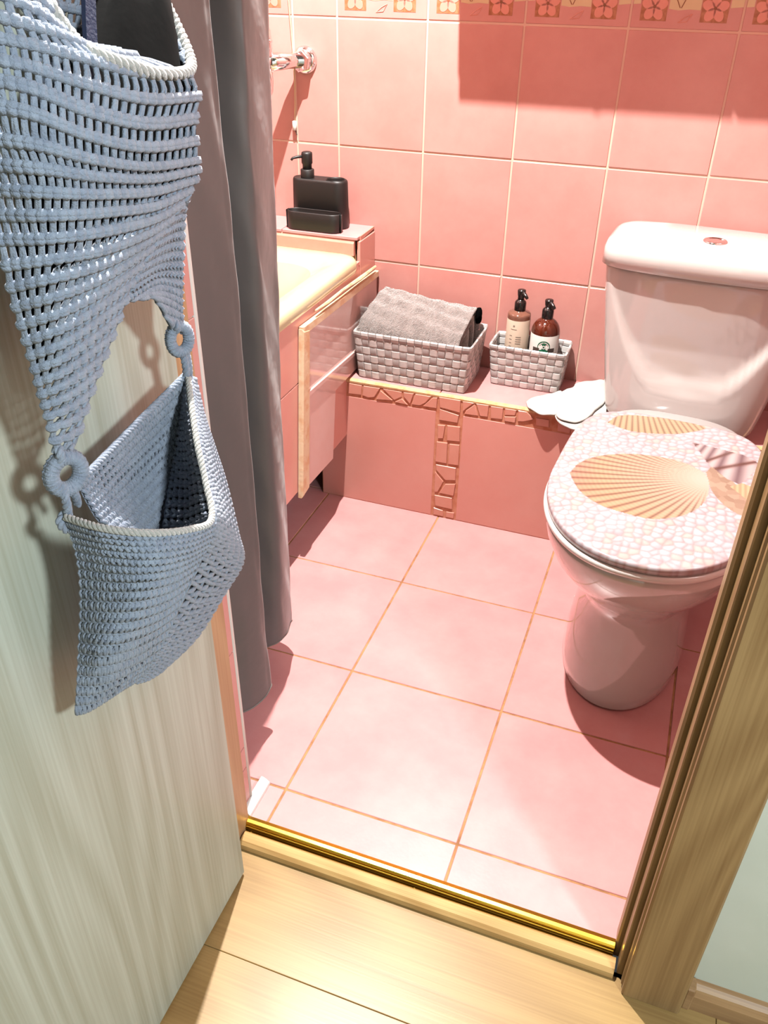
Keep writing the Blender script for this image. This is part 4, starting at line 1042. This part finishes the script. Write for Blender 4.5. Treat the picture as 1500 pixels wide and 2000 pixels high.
# crocheted rings and the short links to them
def yring(px, py, X, ra, rb, r, name, tilt):
    c = atx(px, py, X); a = np.linspace(0, 2 * math.pi, 49)[:-1]
    e1 = np.array([0.0, 1.0, 0]) * math.cos(tilt) + np.array([1.0, 0, 0]) * math.sin(tilt); e2 = np.array([0, 0, 1.0])
    P = c + ra * np.cos(a)[:, None] * e1 + rb * np.sin(a)[:, None] * e2
    parts = []
    for k in range(len(a)):          # wrapped yarn: a short coil at every step
        t = P[(k + 1) % len(a)] - P[k - 1]; t /= np.linalg.norm(t); nn = np.cross(t, np.cross(e1, e2)); nn /= np.linalg.norm(nn); bb = np.cross(t, nn)
        q = np.linspace(0, 2 * math.pi, 9)
        parts.append(tube([P[k] + r * (math.cos(x) * nn + math.sin(x) * bb) * (1 + .12 * (k % 2)) for x in q], .0017, 5))
    core = np.concatenate([P, P[:1]]); parts.append(tube(core, r * .9, 8, False))
    return obj(name, join(parts), 'yarn', bag, True)
yring(129, 924, .072, .0118, .0125, .0042, 'strap_ring', .35)
yring(351, 662, .060, .0088, .0118, .0034, 'strap_ring', .5)
def links(pairs, name='strap_link'):
    for (p, q) in pairs:
        braid([p, tuple((np.array(p) + np.array(q)) / 2 + [2, 0, .003]), q], .0030, 'yarn', name, 40)
links([((112, 870, .072), (118, 900, .074)), ((136, 866, .070), (136, 902, .072)), ((120, 946, .072), (134, 1010, .068)), ((136, 944, .072), (152, 985, .066)), ((150, 930, .070), (160, 942, .062)),
       ((340, 625, .060), (346, 646, .061)), ((354, 630, .056), (355, 648, .059)), ((356, 684, .060), (364, 740, .058)), ((362, 680, .060), (370, 742, .057))])
braid([(128, 1000, .066), (118, 1020, .066), (130, 1034, .066), (148, 1030, .068)], .0032, 'yarn', 'corner_knot', 40)
# inside back and right wall of the upper bag
netG = Net([[(40, -140, .03), (110, -140, .025), (180, -130, .022)], [(50, -40, .03), (120, -30, .024), (190, -20, .022)], [(70, 60, .032), (130, 80, .024), (200, 100, .022)], [(60, 260, .034), (140, 280, .024), (300, 300, .022)], [(70, 480, .036), (150, 470, .026), (300, 400, .022)]])
fastmesh('back_panel', crochet_open(netG, 18, .0098), 'yarn', bag)
netH = Net([[(255, -120, .024), (275, -120, .03), (292, -110, .038)], [(290, -20, .024), (305, -10, .042), (322, 0, .058)], [(300, 60, .024), (325, 62, .05), (348, 62, .072)], [(310, 160, .024), (340, 160, .06), (371, 150, .096)], [(325, 290, .022), (350, 295, .055), (382, 298, .088)], [(335, 375, .030), (354, 376, .058), (372, 368, .086)]])
fastmesh('inner_side', crochet_dense(netH, 18, .0085), 'yarn', bag)
# hanging loop up to the hook
hk = np.array([.030, -.30, 1.52])
for p0 in ((20, -110, .11), (285, -130, .03)):
    s_ = atx(*p0); P = [s_ + (hk + [0, 0, -.004] - s_) * t for t in np.linspace(0, 1, 14)]
    obj('hanging_loop', tube(P, .006, 8), 'yarn', bag, True)
hook = thing('door_hook', (.0, -.30, 1.50), 'small brass hook on the door carrying the crochet bag', 'hook')
obj('plate', box(.0005, .004, -.315, -.285, 1.48, 1.56, .001), 'brass', hook)
obj('arm', tube([(.003, -.30, 1.53), (.020, -.30, 1.518), (.034, -.30, 1.513), (.042, -.30, 1.528)], [.004, .004, .004, .005], 10), 'brass', hook, True)

# what the upper bag holds; the cloth is enlarged to darken the mesh holes
def blob(rows_, mat, name, label, cat, n=28):
    rings = []
    for (px, py, X, hx, hy) in rows_:
        c = atx(px, py, X); a = np.linspace(0, 2 * math.pi, n, endpoint=False)
        rings.append(np.stack([c[0] + hx * np.cos(a), c[1] + hy * np.sin(a) * (1 + .12 * np.sin(3 * a + px)), np.full(n, c[2]) + .003 * np.sin(5 * a)], 1))
    o = obj(name, loft(rings), mat, None, True); return tag(o, label, cat)
blob([(262, -60, .055, .012, .022), (262, 0, .062, .018, .034), (258, 70, .066, .022, .044), (238, 160, .072, .030, .052), (214, 260, .076, .038, .062), (204, 350, .076, .040, .066), (182, 430, .072, .036, .064), (165, 520, .066, .030, .056), (140, 620, .060, .024, .036), (120, 720, .052, .014, .020)], 'black_cloth', 'folded_cloth', 'black cloth stuffed inside the open top of the crochet bag, enlarged below to darken the mesh', 'cloth')
sP = [atx(*p) for p in ((168, -120, .085), (172, -30, .09), (174, 40, .095), (178, 110, .10), (182, 180, .10))]
sv = []
for p in sP: sv.append([p + np.array(d) for d in ((.0015, -.005, 0), (.0015, .005, 0), (-.0015, .005, 0), (-.0015, -.005, 0))])
ns = obj('cloth_strap', loft(sv), 'navy_cloth'); tag(ns, 'narrow navy strap hanging down inside the crochet bag', 'strap')

# ================================================================== LAMPS
def lamp(name, loc, power, colr_, rad, label, ceil_z, cone=165):
    r = thing(name, (loc[0], loc[1], loc[2]), label, 'lamp')
    obj('base', lathe([(.05, 0), (.05, -.012), (.022, -.02), (.018, -.06 if ceil_z - loc[2] > .12 else -.03)], (loc[0], loc[1], ceil_z), 24), 'white_plastic', r, True)
    if ceil_z - loc[2] > .16: obj('stem', tube([(loc[0], loc[1], ceil_z - .03), (loc[0], loc[1], loc[2] + .08)], .008, 10), 'white_plastic', r, True)
    obj('shade', lathe([(.030, .085), (.034, .082), (.052, .004), (.050, .002), (.046, .004), (.030, .078), (.0005, .080)], loc, 32, False, False), 'white_plastic', r, True)
    L_ = bpy.data.lights.new(name + '_light', 'SPOT'); L_.energy = power; L_.spot_size = math.radians(cone); L_.spot_blend = 0.25; L_.color = colr_; L_.shadow_soft_size = rad
    lo_ = bpy.data.objects.new('bulb_light', L_); C.objects.link(lo_); lo_.parent = r; lo_.location = (0, 0, -.012)
    return r
lamp('ceiling_lamp', LAMP_BATH, P_BATH, (1.0, .965, .92), .011, 'ceiling lamp with small white shade in the bathroom', 2.5)
lamp('ceiling_lamp', LAMP_HALL, P_HALL, (.84, .95, 1.0), .075, 'white pendant lamp in the hallway', 2.5)
